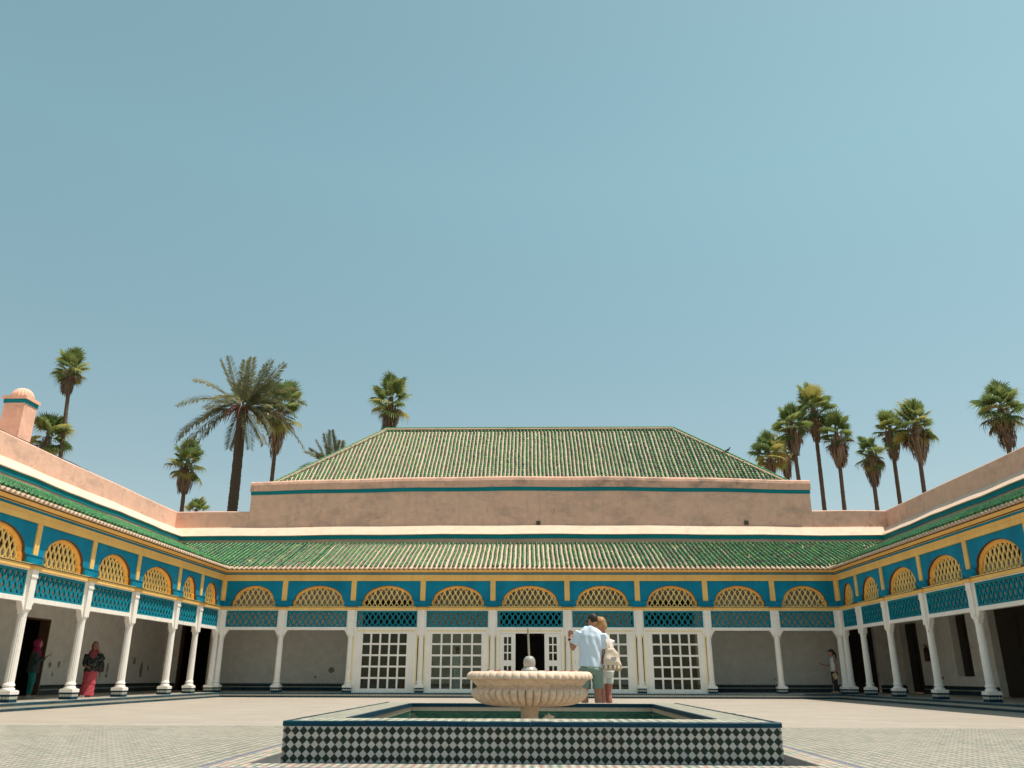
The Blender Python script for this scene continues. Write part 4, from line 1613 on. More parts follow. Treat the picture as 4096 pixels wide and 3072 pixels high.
b = MB()
b.lathe(prof[::-1], 46 * 10, mod=lambda i, r, z, t: gadroon(len(prof) - 1 - i, r, z, t))
b.build('bowl', M['marble'], bowl)
b = MB()
b.lathe([(0.17, 0), (0.17, 0.04), (0.125, 0.07), (0.116, 0.12), (0.114, 0.4), (0.12, 0.46), (0.135, 0.487)], 32)
b.build('stem', M['marble'], bowl)
b = MB()
b.lathe([(0.113, 0.86), (0.113, 0.935), (0.106, 0.95), (0.096, 0.957), (0.086, 0.972), (0.074, 0.981), (0.072, 0.986), (0.077, 0.998), (0.081, 1.028), (0.0795, 1.06), (0.069, 1.09), (0.045, 1.115), (0.016, 1.123), (0.0, 1.123)], 32)
b.build('ball_finial', M['grey_marble'], bowl)
b = MB()
b.tube([(-0.002, 0, 1.12), (-0.006, 0, 1.17), (-0.018, 0.0, 1.47)], [0.012, 0.015, 0.013], 8)
b.tube([(-0.018, 0, 1.47), (-0.019, 0, 1.5)], [0.007, 0.003], 6)
b.build('spout_rod', M['rod'], bowl)
tape = thing('barrier_tape', 'red and white barrier tape strung across the top of the marble bowl', 'barrier tape', (BC[0], BC[1], 0.85))
rd, wt, stk = MB(), MB(), MB()
tp = [(-0.58, 0.42), (-0.42, 0.5), (0.5, 0.52), (0.68, 0.3)]
seg = []
for (x0, y0), (x1, y1) in zip(tp[:-1], tp[1:]):
    n = max(2, int(math.hypot(x1 - x0, y1 - y0) / 0.085))
    for i in range(n):
        seg.append(((x0 + (x1 - x0) * i / n, y0 + (y1 - y0) * i / n), (x0 + (x1 - x0) * (i + 1) / n, y0 + (y1 - y0) * (i + 1) / n)))
for i, ((x0, y0), (x1, y1)) in enumerate(seg):
    z0, z1 = -0.004 + 0.003 * math.sin(i), -0.004 + 0.003 * math.sin(i + 1)
    (rd if i % 2 else wt).add([(x0, y0, z0 - 0.008), (x1, y1, z1 - 0.008), (x1, y1, z1 + 0.01), (x0, y0, z0 + 0.01), (x0, y0 + 0.002, z0 - 0.008), (x1, y1 + 0.002, z1 - 0.008), (x1, y1 + 0.002, z1 + 0.01), (x0, y0 + 0.002, z0 + 0.01)],
                              [(0, 1, 2, 3), (7, 6, 5, 4), (3, 2, 6, 7), (0, 4, 5, 1)])
for x, y in tp:
    s2 = MB()
    s2.tube([(x, y, -0.02), (x, y, 0.012), (x + 0.004, y, 0.024)], [0.009, 0.011, 0.008], 7)
    s2.build('stake', M['stake'], tape)
rd.build('red_stripes', M['red'], tape)
wt.build('white_stripes', M['wtape'], tape)


# ------------------------------------------------------------------ palms
def fan_leaf_mesh(name, mt, n=24, R_=0.8, Lp=0.72, droop=0.35, spread=2.3):
    b = MB()
    b.tube([(0, 0, 0), (0, Lp * 0.5, 0.03), (0, Lp, 0.0)], [0.022, 0.016, 0.012], 4, smooth=False)
    hub = Vector((0, Lp, 0))
    for i in range(n):
        t = (i + 0.5) / n * 2 - 1
        a = t * spread
        w_ = spread / n * 1.02
        r = R_ * (1 - 0.25 * abs(t) ** 2) * random.uniform(0.9, 1.08)
        rm = r * 0.58

        def pt(ang, rr, z):
            return hub + Vector((math.sin(ang) * rr, math.cos(ang) * rr, z))
        fold = 0.03
        dr = droop * random.uniform(0.7, 1.4)
        c0 = pt(a, rm, -fold - 0.06 * droop)
        l0, r0 = pt(a - w_, rm, fold - 0.06 * droop), pt(a + w_, rm, fold - 0.06 * droop)
        tip1 = pt(a + random.uniform(-0.05, 0.05), r * 0.86, -dr * 0.35)
        tl, trr = tip1 + (l0 - c0) * 0.3, tip1 + (r0 - c0) * 0.3
        tip = pt(a + random.uniform(-0.08, 0.08), r * 0.97, -dr)
        b.add([hub, l0, c0, r0, tl, trr, tip], [(0, 1, 2), (0, 2, 3), (1, 4, 2), (2, 4, 5), (2, 5, 3), (4, 6, 5)])
    return b.mesh(name, mt)


FAN = [fan_leaf_mesh('leaf', M['fan'], droop=dr) for dr in (0.16, 0.34, 0.5)]
FANY = fan_leaf_mesh('leaf', M['fan_y'], droop=0.45)
FAND = fan_leaf_mesh('leaf', M['dead'], n=16, droop=0.55, spread=1.6)


def palm_trunk(root, base, top, r0, r1, mt, lean=(0, 0), ring=0.18, rough=0.05):
    b = MB()
    L = top[2] - base[2]
    n = max(12, int(L / ring))
    pts, rad = [], []
    for i in range(n + 1):
        t = i / n
        bend = math.sin(t * math.pi)
        pts.append((base[0] + (top[0] - base[0]) * t + lean[0] * bend, base[1] + (top[1] - base[1]) * t + lean[1] * bend, base[2] + L * t))
        rad.append((r0 + (r1 - r0) * t) * (1 + rough * ((i % 2) - 0.5) + random.uniform(-rough, rough)))
    b.tube(pts, rad, 10)
    return b.build('trunk', mt, root)


def fan_palm(x, y, zc, ztop, zbot, width, xb, label, lean=0.0, skirt=0.5, nleaf=36, seed=0, bright=0.12, tr=0.2):
    random.seed(seed)
    root = thing('fan_palm', label, 'palm tree', (xb, y, -0.3), 0, 'palms beyond the walls')
    rr = width / 2
    hubz = ztop - rr * 0.62
    top = (x - xb, 0, hubz + 0.3)
    palm_trunk(root, (0, 0, 0), top, tr * 1.15, tr * 0.8, M['trunk'], (lean, 0))
    kind = random.random()
    sc = rr / 1.3
    drop = {random.randrange(2, nleaf) for _ in range(int(nleaf * 0.14))}
    ga = 2.399963
    for i in range(nleaf):
        t = i / (nleaf - 1)
        if i in drop:
            continue
        el = R(82) - t * R(118 + 22 * kind) + random.uniform(-0.32, 0.32)
        az = i * ga + random.uniform(-0.5, 0.5)
        d = Vector((math.cos(el) * math.cos(az), math.cos(el) * math.sin(az), math.sin(el)))
        dead = t > 0.72 and random.random() < 0.5
        me = FAND if dead else (FANY if random.random() < bright * (0.4 + 1.3 * t) else FAN[min(2, int(t * 3))])
        # +Y along d, blade facing up and outward
        up = Vector((0, 0, 1))
        xx = d.cross(up)
        if xx.length < 0.05:
            xx = Vector((1, 0, 0))
        xx.normalize()
        zz = xx.cross(d).normalized()
        mat = Matrix((xx, d, zz)).transposed().to_4x4() @ Matrix.Rotation(random.uniform(-0.5, 0.5), 4, 'Y')
        hz = hubz + 0.3 - t * (0.5 + 0.5 * kind) * sc
        o = link('leaf', me, root)
        o.matrix_local = Matrix.Translation((top[0], 0, hz)) @ mat @ Matrix.Scale(sc * random.uniform(0.68, 1.2) * (1 - 0.12 * t), 4)
    # skirt of hanging dead leaves
    V, F = [], []
    z_hi, z_lo = hubz + 0.1, zbot + 0.3
    n = int(260 * skirt) + 90
    for i in range(n):
        az = random.uniform(0, 2 * math.pi)
        t = random.random() ** 0.8
        z0 = z_hi - (z_hi - z_lo) * t * 0.75
        rad = (0.16 + (0.3 + 0.16 * kind) * rr * skirt * (math.sin(math.pi * min(1.0, 0.22 + t * (0.5 + 0.3 * kind)))) * random.uniform(0.4, 1.15))
        ln = random.uniform(0.35, 0.95) * min(1.2, z_hi - z_lo)
        z1 = max(z_lo - 0.1, z0 - ln)
        wd = random.uniform(0.03, 0.075)
        c, s_ = math.cos(az), math.sin(az)
        x0, y0 = top[0] + c * rad, s_ * rad
        rb_ = rad * random.uniform(0.6, 1.1)
        x1, y1 = top[0] + c * rb_, s_ * rb_
        xm, ym = top[0] + c * rad * 1.12, s_ * rad * 1.12
        zm = z0 * 0.55 + z1 * 0.45
        px_, py_ = -s_ * wd, c * wd
        o = len(V)
        V += [(x0 - px_ * 0.4, y0 - py_ * 0.4, z0), (x0 + px_ * 0.4, y0 + py_ * 0.4, z0), (xm + px_, ym + py_, zm), (xm - px_, ym - py_, zm), (x1 + px_ * 0.3, y1 + py_ * 0.3, z1), (x1 - px_ * 0.3, y1 - py_ * 0.3, z1)]
        F += [(o, o + 1, o + 2, o + 3), (o + 3, o + 2, o + 4, o + 5)]
    bulk('dead_leaves', np.array(V), np.array(F), M['dead'], root)
    return root


def at58(v, Y):
    return v * Y / 58


PALMS = [
    # x, zc, ztop, zbot, width, trunk x, label, lean, skirt, leaves, Y, bright
    (-35.45, 22.6, 24.05, 20.9, 2.9, -34.4, 'tallest slim fan palm with a curved trunk beside the turret', 0.25, 0.55, 34, 58, 0.16),
    (-36.2, 17.5, 18.95, 15.2, 3.3, -36.0, 'bushy fan palm crown tucked right behind the pink turret', 0, 0.3, 34, 58, 0.3),
    (-25.35, 15.4, 16.75, 13.3, 3.0, -25.0, 'small shaggy fan palm left of the big date palm', 0, 0.7, 34, 58, 0.2),
    (-24.2, 11.9, 12.66, 11.2, 1.9, -24.2, 'lowest palm crown just showing above the left corner parapet', 0, 0.1, 24, 60, 0.45),
    (-18.9, 19.2, 21.3, 15.6, 3.9, -19.0, 'fan palm with long brown skirt behind the fronds of the date palm', 0, 0.6, 38, 58, 0.3),
    (-10.5, 19.75, 21.6, 16.5, 3.4, -10.4, 'thick fan palm rising behind the left end of the roof ridge', 0, 0.75, 38, 58, 0.3),
    (17.4, 15.7, 17.1, 13.5, 2.9, 17.3, 'bright green palm crown low behind the right hip of the roof', 0, 0.25, 34, 57, 0.5),
    (18.55, 15.9, 17.3, 14.2, 2.3, 18.6, 'smaller palm crown behind the bright one at the right hip', 0, 0.4, 26, 63, 0.3),
    (19.25, 18.15, 19.45, 16.0, 2.9, 19.5, 'fan palm whose trunk meets the right end of the hall wall', 0, 0.6, 34, 58, 0.12),
    (20.98, 19.3, 20.8, 17.0, 3.1, 20.45, 'tallest fan palm of the row on the right', 0.12, 0.5, 36, 59, 0.08),
    (22.46, 17.2, 18.6, 15.1, 2.75, 21.95, 'fan palm with fat brown skirt right of the tallest one', 0.0, 0.85, 34, 58, 0.12),
    (24.7, 15.7, 17.2, 13.6, 2.4, 24.35, 'shortest fan palm standing alone in the right row', 0.0, 0.8, 32, 58, 0.15),
    (26.4, 17.3, 19.0, 15.6, 2.7, 26.0, 'left one of the two overlapping fan palms above the right parapet', 0.0, 0.6, 34, 60, 0.12),
    (28.28, 17.6, 19.65, 15.1, 3.1, 27.7, 'right one of the two overlapping fan palms, with orange dead leaves', 0.0, 0.8, 38, 58, 0.12),
    (34.75, 18.8, 20.9, 16.2, 3.7, 34.3, 'large fan palm cut by the right edge above the parapet', 0.0, 0.75, 40, 58, 0.1),
]
for i, (x, zc, zt, zb, wd, xb, lab, lean, sk, nl_, Y, br) in enumerate(PALMS):
    f_ = Y / 58
    zz = lambda z: (z - 0.79) * f_ + 0.79
    fan_palm(x * f_, Y, zz(zc), zz(zt), zz(zb), wd * f_, xb * f_, lab, lean, sk, nl_, 100 + i, br, 0.22 if i == 5 else 0.165)


def frond(root, p0, c, p1, mt, n=78, ll=0.5, name='frond'):
    """date palm frond: arched midrib with two ranks of narrow leaflets"""
    b = MB()
    p0, c, p1 = Vector(p0), Vector(c), Vector(p1)
    B = lambda t: p0 * (1 - t) ** 2 + c * 2 * t * (1 - t) + p1 * t * t
    D = lambda t: ((c - p0) * 2 * (1 - t) + (p1 - c) * 2 * t).normalized()
    b.tube([B(i / 9) for i in range(10)], [0.035 * (1 - i / 10) + 0.006 for i in range(10)], 4, smooth=False)
    for i in range(n):
        t = 0.16 + 0.84 * i / (n - 1)
        d = D(t)
        side = d.cross(Vector((0, 0, 1)))
        if side.length < 0.15:
            side = Vector((1, 0, 0)) - d * d.x
        side.normalize()
        up = side.cross(d)
        L = ll * (0.35 + 0.75 * math.sin(math.pi * min(1, 0.12 + t * 0.8))) * random.uniform(0.85, 1.1)
        for s_ in (-1, 1):
            o = B(t)
            dr = (side * s_ * 0.9 + d * 0.62 + up * random.uniform(-0.25, 0.45)).normalized()
            tip = o + dr * L - Vector((0, 0, 0.12 * L))
            mid = o + dr * L * 0.45
            wv = (d * 0.028 + up * 0.016)
            b.add([o, mid + wv, tip, mid - wv], [(0, 1, 2, 3)])
    return b.build(name, mt, root)


def date_palm(loc, hub, tips, label, r0, r1, sc, lean, extra, seed, stalks=True):
    random.seed(seed)
    root = thing('date_palm', label, 'palm tree', loc, 0, 'palms beyond the walls')
    hub = Vector(hub)
    palm_trunk(root, (0, 0, 0), hub - Vector((0, 0, 0.2)), r0, r1, M['dtrunk'], lean, 0.1, 0.05)
    # leaf-base boss under the crown
    b = MB()
    for i in range(46):
        az = random.uniform(0, 6.28)
        z = random.uniform(-0.75, 0.15)
        r = r1 * 1.05
        c_, s_ = math.cos(az), math.sin(az)
        o = hub + Vector((c_ * r * 0.7, s_ * r * 0.7, z))
        b.tube([o, o + Vector((c_ * 0.18, s_ * 0.18, 0.2))], [(0.07, 0.04), (0.04, 0.02)], 5)
    b.build('leaf_bases', M['dtrunk'], root, kind='stuff')
    for (dx, dz, lift) in tips:
        dy = random.uniform(-1.3, 1.3) * (1 - 0.3 * abs(dx) / (4.2 * sc))
        tip = hub + Vector((dx * sc, dy, dz * sc))
        mid = hub + Vector((dx * sc * 0.55, dy * 0.5, dz * sc * 0.5 + lift * sc))
        frond(root, hub + Vector((dx * 0.03, dy * 0.05, 0)), mid, tip, M['date'], ll=0.62 * sc)
    for _ in range(extra):
        az = random.uniform(0, 6.28)
        el = random.uniform(-0.7, 0.9)
        L = random.uniform(3.0, 4.0) * sc
        d = Vector((math.cos(az) * 0.5, math.sin(az), 0))
        tip = hub + d * L * math.cos(el) + Vector((0, 0, L * math.sin(el)))
        mid = hub + d * L * 0.5 * math.cos(el) + Vector((0, 0, L * 0.5 * math.sin(el) + 0.8 * sc))
        frond(root, hub, mid, tip, M['date'], ll=0.7 * sc)
    if stalks:
        for i in range(34):
            az = random.uniform(0, 6.28)
            rr = random.uniform(0.6, 1.35)
            d = Vector((math.cos(az), math.sin(az), 0))
            q = MB()
            dz = random.uniform(-1.1, 0.1)
            q.tube([hub, hub + d * rr * 0.5 + Vector((0, 0, 0.25 + dz * 0.2)), hub + d * rr * 0.85 + Vector((0, 0, dz * 0.5)), hub + d * rr * 0.95 + Vector((0, 0, dz))], [0.035, 0.03, 0.022, 0.012], 4)
            q.build('fruit_stalk', M['datestalk'], root)
    return root


_px = 0.00441
TIPS = [(-395, 770, .1), (-205, 740, .05), (-95, 825, 0), (45, 830, 0), (180, 795, 0), (400, 730, .1), (400, 600, .1), (615, 645, .15), (525, 450, .2), (770, 325, .9),
        (880, 130, 1.2), (900, -540, 1.75), (700, -330, 1.5), (560, -430, 1.3), (250, -660, .9), (-215, -535, .55), (-600, -500, 1.15), (-910, -580, 1.45), (-955, -450, 1.5), (-985, -335, 1.3),
        (-1025, 95, 1.25), (-760, 440, .95), (-655, 90, .9), (-550, -240, 1.3), (820, -150, 1.5), (420, -380, 1.1), (640, 40, 1.2)]
date_palm((-19.02, 50, -0.3), (0.3, 0, 17.35), [(a * _px, b_ * _px, c * 1.0) for a, b_, c in TIPS],
          'big date palm with a thick dark trunk left of the green roof', 0.36, 0.30, 1.0, (0.25, 0), 9, 5)
date_palm((-13.6, 55, -0.3), (0, 0, 14.2), [(-1.9, 1.9, .5), (-1.5, 2.6, .1), (-0.8, 3.0, .1), (-2.7, 2.0, .8), (0.3, 2.7, .1), (-0.2, 3.1, 0), (1.5, 1.9, .5), (-3.0, 0.6, 1.2), (3, 0.4, 1.2), (2.3, -0.8, 1.5), (-2.3, -0.8, 1.5)],
          'date palm with only its frond tips above the left slope of the roof', 0.33, 0.28, 0.9, (0, 0), 4, 9, stalks=False)
random.seed(21)


# ------------------------------------------------------------------ people
def remeshed(name, b, mt, voxel, smooth=4, parent=None, fold=0.0, seed=0, fdir=(1, 0.3, 0.6)):
    """fuse the collected limbs into one continuous skin"""
    me = bpy.data.meshes.new(name)
    me.from_pydata(b.v, [], b.f)
    tmp = bpy.data.objects.new('tmp', me)
    col.objects.link(tmp)
    rm = tmp.modifiers.new('r', 'REMESH')
    rm.mode = 'VOXEL'
    rm.voxel_size = voxel
    sm = tmp.modifiers.new('s', 'SMOOTH')
    sm.factor = 0.5
    sm.iterations = smooth
    dg = bpy.context.evaluated_depsgraph_get()
    out = bpy.data.meshes.new_from_object(tmp.evaluated_get(dg))
    bpy.data.objects.remove(tmp)
    bpy.data.meshes.remove(me)
    n = len(out.vertices)
    if fold and n:
        co = np.zeros(n * 3)
        no = np.zeros(n * 3)
        out.vertices.foreach_get('co', co)
        out.vertex_normals.foreach_get('vector', no)
        co, no = co.reshape(-1, 3), no.reshape(-1, 3)
        r2 = np.random.default_rng(seed)
        h = np.zeros(n)
        for _ in range(5):
            d = np.array(fdir) + r2.normal(0, 0.55, 3)
            d /= np.linalg.norm(d)
            fq = r2.uniform(22, 55)
            wob = 0.6 * np.sin(co @ r2.normal(0, 9, 3) + r2.uniform(0, 6))
            s_ = np.sin(co @ d * fq + wob * 2 + r2.uniform(0, 6))
            h += np.sign(s_) * np.abs(s_) ** 1.0 * (0.5 + 0.5 * np.sin(co @ r2.normal(0, 6, 3)))
        co += no * (h * fold / 2.2)[:, None]
        out.vertices.foreach_set('co', co.ravel())
    out.name = name
    out.materials.clear()
    out.materials.append(mt)
    out.polygons.foreach_set('use_smooth', np.ones(len(out.polygons), bool))
    out.update()
    return link(name, out, parent)


def Rz(p, a, c=(0, 0, 0)):
    x, y = p[0] - c[0], p[1] - c[1]
    return (c[0] + x * math.cos(a) - y * math.sin(a), c[1] + x * math.sin(a) + y * math.cos(a), p[2])


def head(b, c, yaw=0.0, pitch=0.0, s=1.0, hair=False):
    """skull, jaw, nose, ears, brow; faces +y before yaw"""
    rot = Matrix.Rotation(yaw, 3, 'Z') @ Matrix.Rotation(pitch, 3, 'X')
    c = Vector(c)
    P = lambda x, y, z: c + rot @ (Vector((x, y, z)) * s)
    b.ell(P(0, -0.012, 0.02), (0.076 * s, 0.096 * s, 0.1 * s), 16, 11, rot)
    b.ell(P(0, 0.03, -0.05), (0.058 * s, 0.066 * s, 0.068 * s), 14, 9, rot)
    b.ell(P(0, 0.062, -0.094), (0.03 * s, 0.028 * s, 0.024 * s), 10, 7, rot)
    b.tube([P(0, 0.088, 0.012), P(0, 0.112, -0.03), P(0, 0.085, -0.042)], [0.011 * s, 0.016 * s, 0.011 * s], 7)
    b.ell(P(0, 0.088, -0.064), (0.025 * s, 0.012 * s, 0.011 * s), 9, 6, rot)
    for e in (-1, 1):
        b.ell(P(e * 0.079, -0.01, -0.012), (0.011 * s, 0.02 * s, 0.032 * s), 9, 7, rot)
        b.ell(P(e * 0.032, 0.078, 0.03), (0.026 * s, 0.014 * s, 0.01 * s), 8, 6, rot)
    return rot, P


def hand(b, wrist, d, up, s=1.0, curl=0.5, side=1):
    """palm, four unequal bent fingers and a thumb that leaves the side of the palm"""
    d = Vector(d).normalized()
    up = (Vector(up) - d * Vector(up).dot(d)).normalized()
    lat = d.cross(up) * side
    w_ = Vector(wrist)
    palm = w_ + d * 0.05 * s
    b.tube([w_, w_ + d * 0.035 * s, w_ + d * 0.085 * s], [(0.026 * s, 0.02 * s), (0.038 * s, 0.017 * s), (0.042 * s, 0.014 * s)], 10, ref=tuple(lat))
    for i, L in enumerate((0.072, 0.08, 0.074, 0.058)):
        o = w_ + d * 0.082 * s + lat * (0.031 - 0.0205 * i) * s
        a1, a2 = curl * 0.6, curl * 1.5
        p1 = o + (d * math.cos(a1) - up * math.sin(a1)) * L * 0.5 * s
        p2 = p1 + (d * math.cos(a2) - up * math.sin(a2)) * L * 0.5 * s
        b.tube([o, p1, p2], [0.0098 * s, 0.0094 * s, 0.008 * s], 7)
    o = w_ + d * 0.03 * s + lat * 0.034 * s
    p1 = o + (d * 0.6 + lat * 0.7 - up * 0.3).normalized() * 0.036 * s
    p2 = p1 + (d * 0.85 + lat * 0.15 - up * 0.5 * curl).normalized() * 0.032 * s
    b.tube([o, p1, p2], [0.013 * s, 0.011 * s, 0.009 * s], 7)


def arm(b, sh, el, wr, s=1.0):
    sh, el, wr = Vector(sh), Vector(el), Vector(wr)
    b.tube([sh, sh.lerp(el, 0.35), sh.lerp(el, 0.85), el, el.lerp(wr, 0.25), el.lerp(wr, 0.8), wr], [0.055 * s, 0.052 * s, 0.043 * s, 0.042 * s, 0.045 * s, 0.031 * s, 0.027 * s], 12)


def leg(b, hip, kn, an, toe, s=1.0):
    hip, kn, an, toe = map(Vector, (hip, kn, an, toe))
    b.tube([hip, hip.lerp(kn, 0.4), hip.lerp(kn, 0.9), kn, kn.lerp(an, 0.25), kn.lerp(an, 0.55), kn.lerp(an, 0.9), an], [0.094 * s, 0.083 * s, 0.06 * s, 0.056 * s, 0.062 * s, 0.052 * s, 0.036 * s, 0.036 * s], 14)
    heel = an + (an - toe).normalized() * 0.04
    b.tube([Vector((heel.x, heel.y, toe.z + 0.01)), Vector((an.x, an.y, toe.z + 0.03)), an.lerp(toe, 0.6) * 1.0, toe], [0.03 * s, (0.036 * s, 0.045 * s), (0.04 * s, 0.03 * s), (0.036 * s, 0.018 * s)], 10, ref=(1, 0, 0))


def torso(b, secs):
    """secs: (z, x, y, half width, half depth)"""
    b.tube([(x, y, z) for z, x, y, rx, ry in secs], [(rx, ry) for z, x, y, rx, ry in secs], 20, ref=(1, 0, 0))


def shell_part(name, b, keep, mt, parent):
    """part of a closed shape (hair cap): keep the faces whose centre passes"""
    vs, fs = b.v, [f for f in b.f if keep(sum((Vector(b.v[i]) for i in f), Vector()) / len(f))]
    q = MB()
    q.add(vs, fs, True)
    o = q.build(name, mt, parent)
    sol = o.modifiers.new('thickness', 'SOLIDIFY')
    sol.thickness = 0.005
    return o


# --- the couple behind the fountain
man = thing('person', 'person in a light blue tee and sage shorts seen from behind, holding a phone up', 'person', (1.03, 15.05, 0), 0)
b = MB()
HC = (0.055, 0.03, 1.716)
mrot, MP = head(b, HC, R(38), R(-12), 1.04)
b.tube([(0.03, -0.0, 1.5), (0.035, 0.005, 1.58), (0.05, 0.015, 1.67)], [0.08, 0.064, 0.06], 14)
torso(b, [(0.9, 0, 0, 0.16, 0.11), (1.05, 0, 0, 0.155, 0.105), (1.25, 0, 0.0, 0.18, 0.115), (1.45, 0.01, 0, 0.19, 0.115), (1.56, 0.02, 0, 0.12, 0.08)])
SHL, ELL, WRL = (-0.195, 0.0, 1.49), (-0.3, 0.03, 1.245), (-0.335, 0.16, 1.41)
SHR, ELR, WRR = (0.225, 0.0, 1.45), (0.29, 0.03, 1.17), (0.2, 0.14, 0.98)
arm(b, SHL, ELL, WRL, 1.08)
arm(b, SHR, ELR, WRR, 1.08)
hand(b, WRL, (-0.02, 0.35, 0.9), (0.2, 0.9, -0.2), 1.05, 0.75, side=-1)
hand(b, WRR, (-0.5, 0.5, -0.6), (0.2, 0.9, -0.2), 1.05, 0.4, side=1)
leg(b, (-0.105, 0, 0.9), (-0.115, 0.02, 0.5), (-0.125, -0.03, 0.085), (-0.15, 0.13, 0.03), 1.06)
leg(b, (0.105, 0, 0.9), (0.11, 0.03, 0.5), (0.13, -0.02, 0.085), (0.17, 0.14, 0.03), 1.06)
remeshed('body', b, M['skin'], 0.0085, 3, man)
b = MB()
torso(b, [(0.935, -0.015, 0, 0.202, 0.15), (0.99, -0.012, 0, 0.198, 0.15), (1.15, 0.0, 0.0, 0.196, 0.142), (1.3, 0.005, 0.0, 0.212, 0.145), (1.45, 0.012, 0, 0.222, 0.138), (1.53, 0.02, 0, 0.185, 0.115), (1.59, 0.028, 0, 0.118, 0.09), (1.612, 0.032, 0.002, 0.084, 0.078)])
for sh, el in ((SHL, ELL), (SHR, ELR)):
    sh, el = Vector(sh), Vector(el)
    b.tube([sh.lerp(el, -0.15) + Vector((0, 0, 0.0)), sh.lerp(el, 0.3), sh.lerp(el, 0.74)], [0.082, 0.085, 0.082], 14)
remeshed('tee_shirt', b, M['tee'], 0.0095, 4, man, fold=0.0085, seed=3, fdir=(0.9, 0.2, 0.75))
b = MB()
torso(b, [(0.82, 0, 0, 0.17, 0.135), (0.9, 0, -0.01, 0.185, 0.145), (0.98, 0, 0, 0.175, 0.13)])
for sx in (-1, 1):
    b.tube([(sx * 0.098, -0.005, 0.9), (sx * 0.112, 0.005, 0.74), (sx * 0.124, 0.015, 0.585)], [(0.105, 0.125), (0.098, 0.11), (0.1, 0.105)], 16, ref=(1, 0, 0))
remeshed('shorts', b, M['shorts'], 0.0095, 3, man, fold=0.01, seed=5, fdir=(0.4, 0.3, 0.9))
b = MB()
b.ell(MP(0, -0.013, 0.022), (0.0805, 0.1015, 0.1045), 30, 22, mrot)
shell_part('hair', b, lambda p: (mrot.inverted() @ (p - Vector(HC))).z > -0.04 + max(0, (mrot.inverted() @ (p - Vector(HC))).y + 0.02) * 1.25 and (mrot.inverted() @ (p - Vector(HC))).y < 0.075, M['hair_dark'], man)
b = MB()
for e in (-1, 1):
    b.ell(MP(e * 0.034, 0.098, 0.012), (0.028, 0.008, 0.022), 10, 7, mrot)
    b.tube([MP(e * 0.066, 0.09, 0.017), MP(e * 0.083, 0.03, 0.014), MP(e * 0.084, -0.02, 0.008)], 0.004, 5)
b.tube([MP(-0.012, 0.104, 0.016), MP(0.012, 0.104, 0.016)], 0.004, 5)
b.build('sunglasses', M['black'], man)
b = MB()
wv = (Vector(WRL) - Vector(ELL)).normalized()
b.tube([Vector(WRL) - wv * 0.045, Vector(WRL) - wv * 0.015], [0.037, 0.036], 14)
b.tube([Vector(WRL) - wv * 0.03 + Vector((-0.03, -0.015, 0.008)), Vector(WRL) - wv * 0.03 + Vector((-0.044, -0.022, 0.012))], 0.019, 12)
b.build('watch', M['black'], man)
for sx in (-1, 1):
    b = MB()
    x = -0.14 if sx < 0 else 0.152
    b.tube([(x + 0.02 * -sx, -0.08, 0.012), (x, 0.03, 0.012), (x + 0.03 * sx, 0.16, 0.012)], [(0.04, 0.012), (0.045, 0.012), (0.043, 0.011)], 10, ref=(1, 0, 0))
    b.tube([(x - 0.045, 0.08, 0.02), (x + 0.01, 0.085, 0.062), (x + 0.055, 0.075, 0.02)], 0.01, 6)
    b.build('sandal', M['sandal'], man)
ph = MB()
ph.box(-0.037, 0.037, -0.004, 0.004, -0.075, 0.075)
ph.box(-0.033, 0.033, -0.0055, -0.004, -0.066, 0.066)
o = ph.build('phone', M['black'], None, (0.722, 15.325, 1.48))
o.rotation_euler = (R(-25), 0, R(20))
tag(o, 'black phone held up by the person in the light blue tee', 'phone')

woman = thing('person', 'person with short blond hair in white blouse and shorts, sunburnt legs', 'person', (1.29, 15.3, 0), R(38))
b = MB()
WC = (-0.035, 0.06, 1.655)
wrot, WP = head(b, WC, R(34), R(-22), 0.98)
b.tube([(0.01, -0.01, 1.42), (0.0, 0.0, 1.5), (-0.02, 0.03, 1.6)], [0.065, 0.05, 0.05], 14)
torso(b, [(0.88, 0, 0, 0.165, 0.115), (1.02, 0, 0, 0.14, 0.1), (1.2, 0, 0, 0.15, 0.105), (1.36, 0, 0, 0.165, 0.1), (1.44, 0, 0, 0.1, 0.07)])
arm(b, (0.165, 0, 1.37), (0.19, 0.12, 1.11), (0.06, 0.3, 1.1), 0.9)
arm(b, (-0.165, 0, 1.37), (-0.21, 0.08, 1.1), (-0.12, 0.26, 1.2), 0.9)
hand(b, (0.06, 0.3, 1.1), (-0.6, 0.6, 0.1), (0, 0, 1), 0.92, 0.5, 1)
hand(b, (-0.12, 0.26, 1.2), (0.1, 0.7, 0.5), (0, -0.5, 1), 0.92, 0.5, -1)
leg(b, (-0.095, 0, 0.86), (-0.075, 0.02, 0.48), (-0.07, -0.02, 0.08), (-0.085, 0.14, 0.03), 1.0)
leg(b, (0.095, 0, 0.86), (0.07, 0.0, 0.48), (0.085, -0.03, 0.08), (0.11, 0.12, 0.03), 1.0)
remeshed('body', b, M['skin2'], 0.0085, 3, woman)
b = MB()
torso(b, [(0.86, 0, 0, 0.195, 0.15), (1.0, 0, 0, 0.175, 0.135), (1.2, 0, 0, 0.175, 0.13), (1.34, 0, 0, 0.185, 0.122), (1.42, 0, 0, 0.13, 0.095), (1.455, 0, 0, 0.08, 0.075)])
for sx, el in ((1, (0.19, 0.12, 1.11)), (-1, (-0.21, 0.08, 1.1))):
    sh = Vector((sx * 0.165, 0, 1.375))
    b.tube([sh.lerp(Vector(el), -0.1), sh.lerp(Vector(el), 0.35), sh.lerp(Vector(el), 0.72)], [0.07, 0.075, 0.077], 12)
remeshed('blouse', b, M['blouse'], 0.0095, 4, woman, fold=0.012, seed=8, fdir=(0.8, 0.2, 0.6))
b = MB()
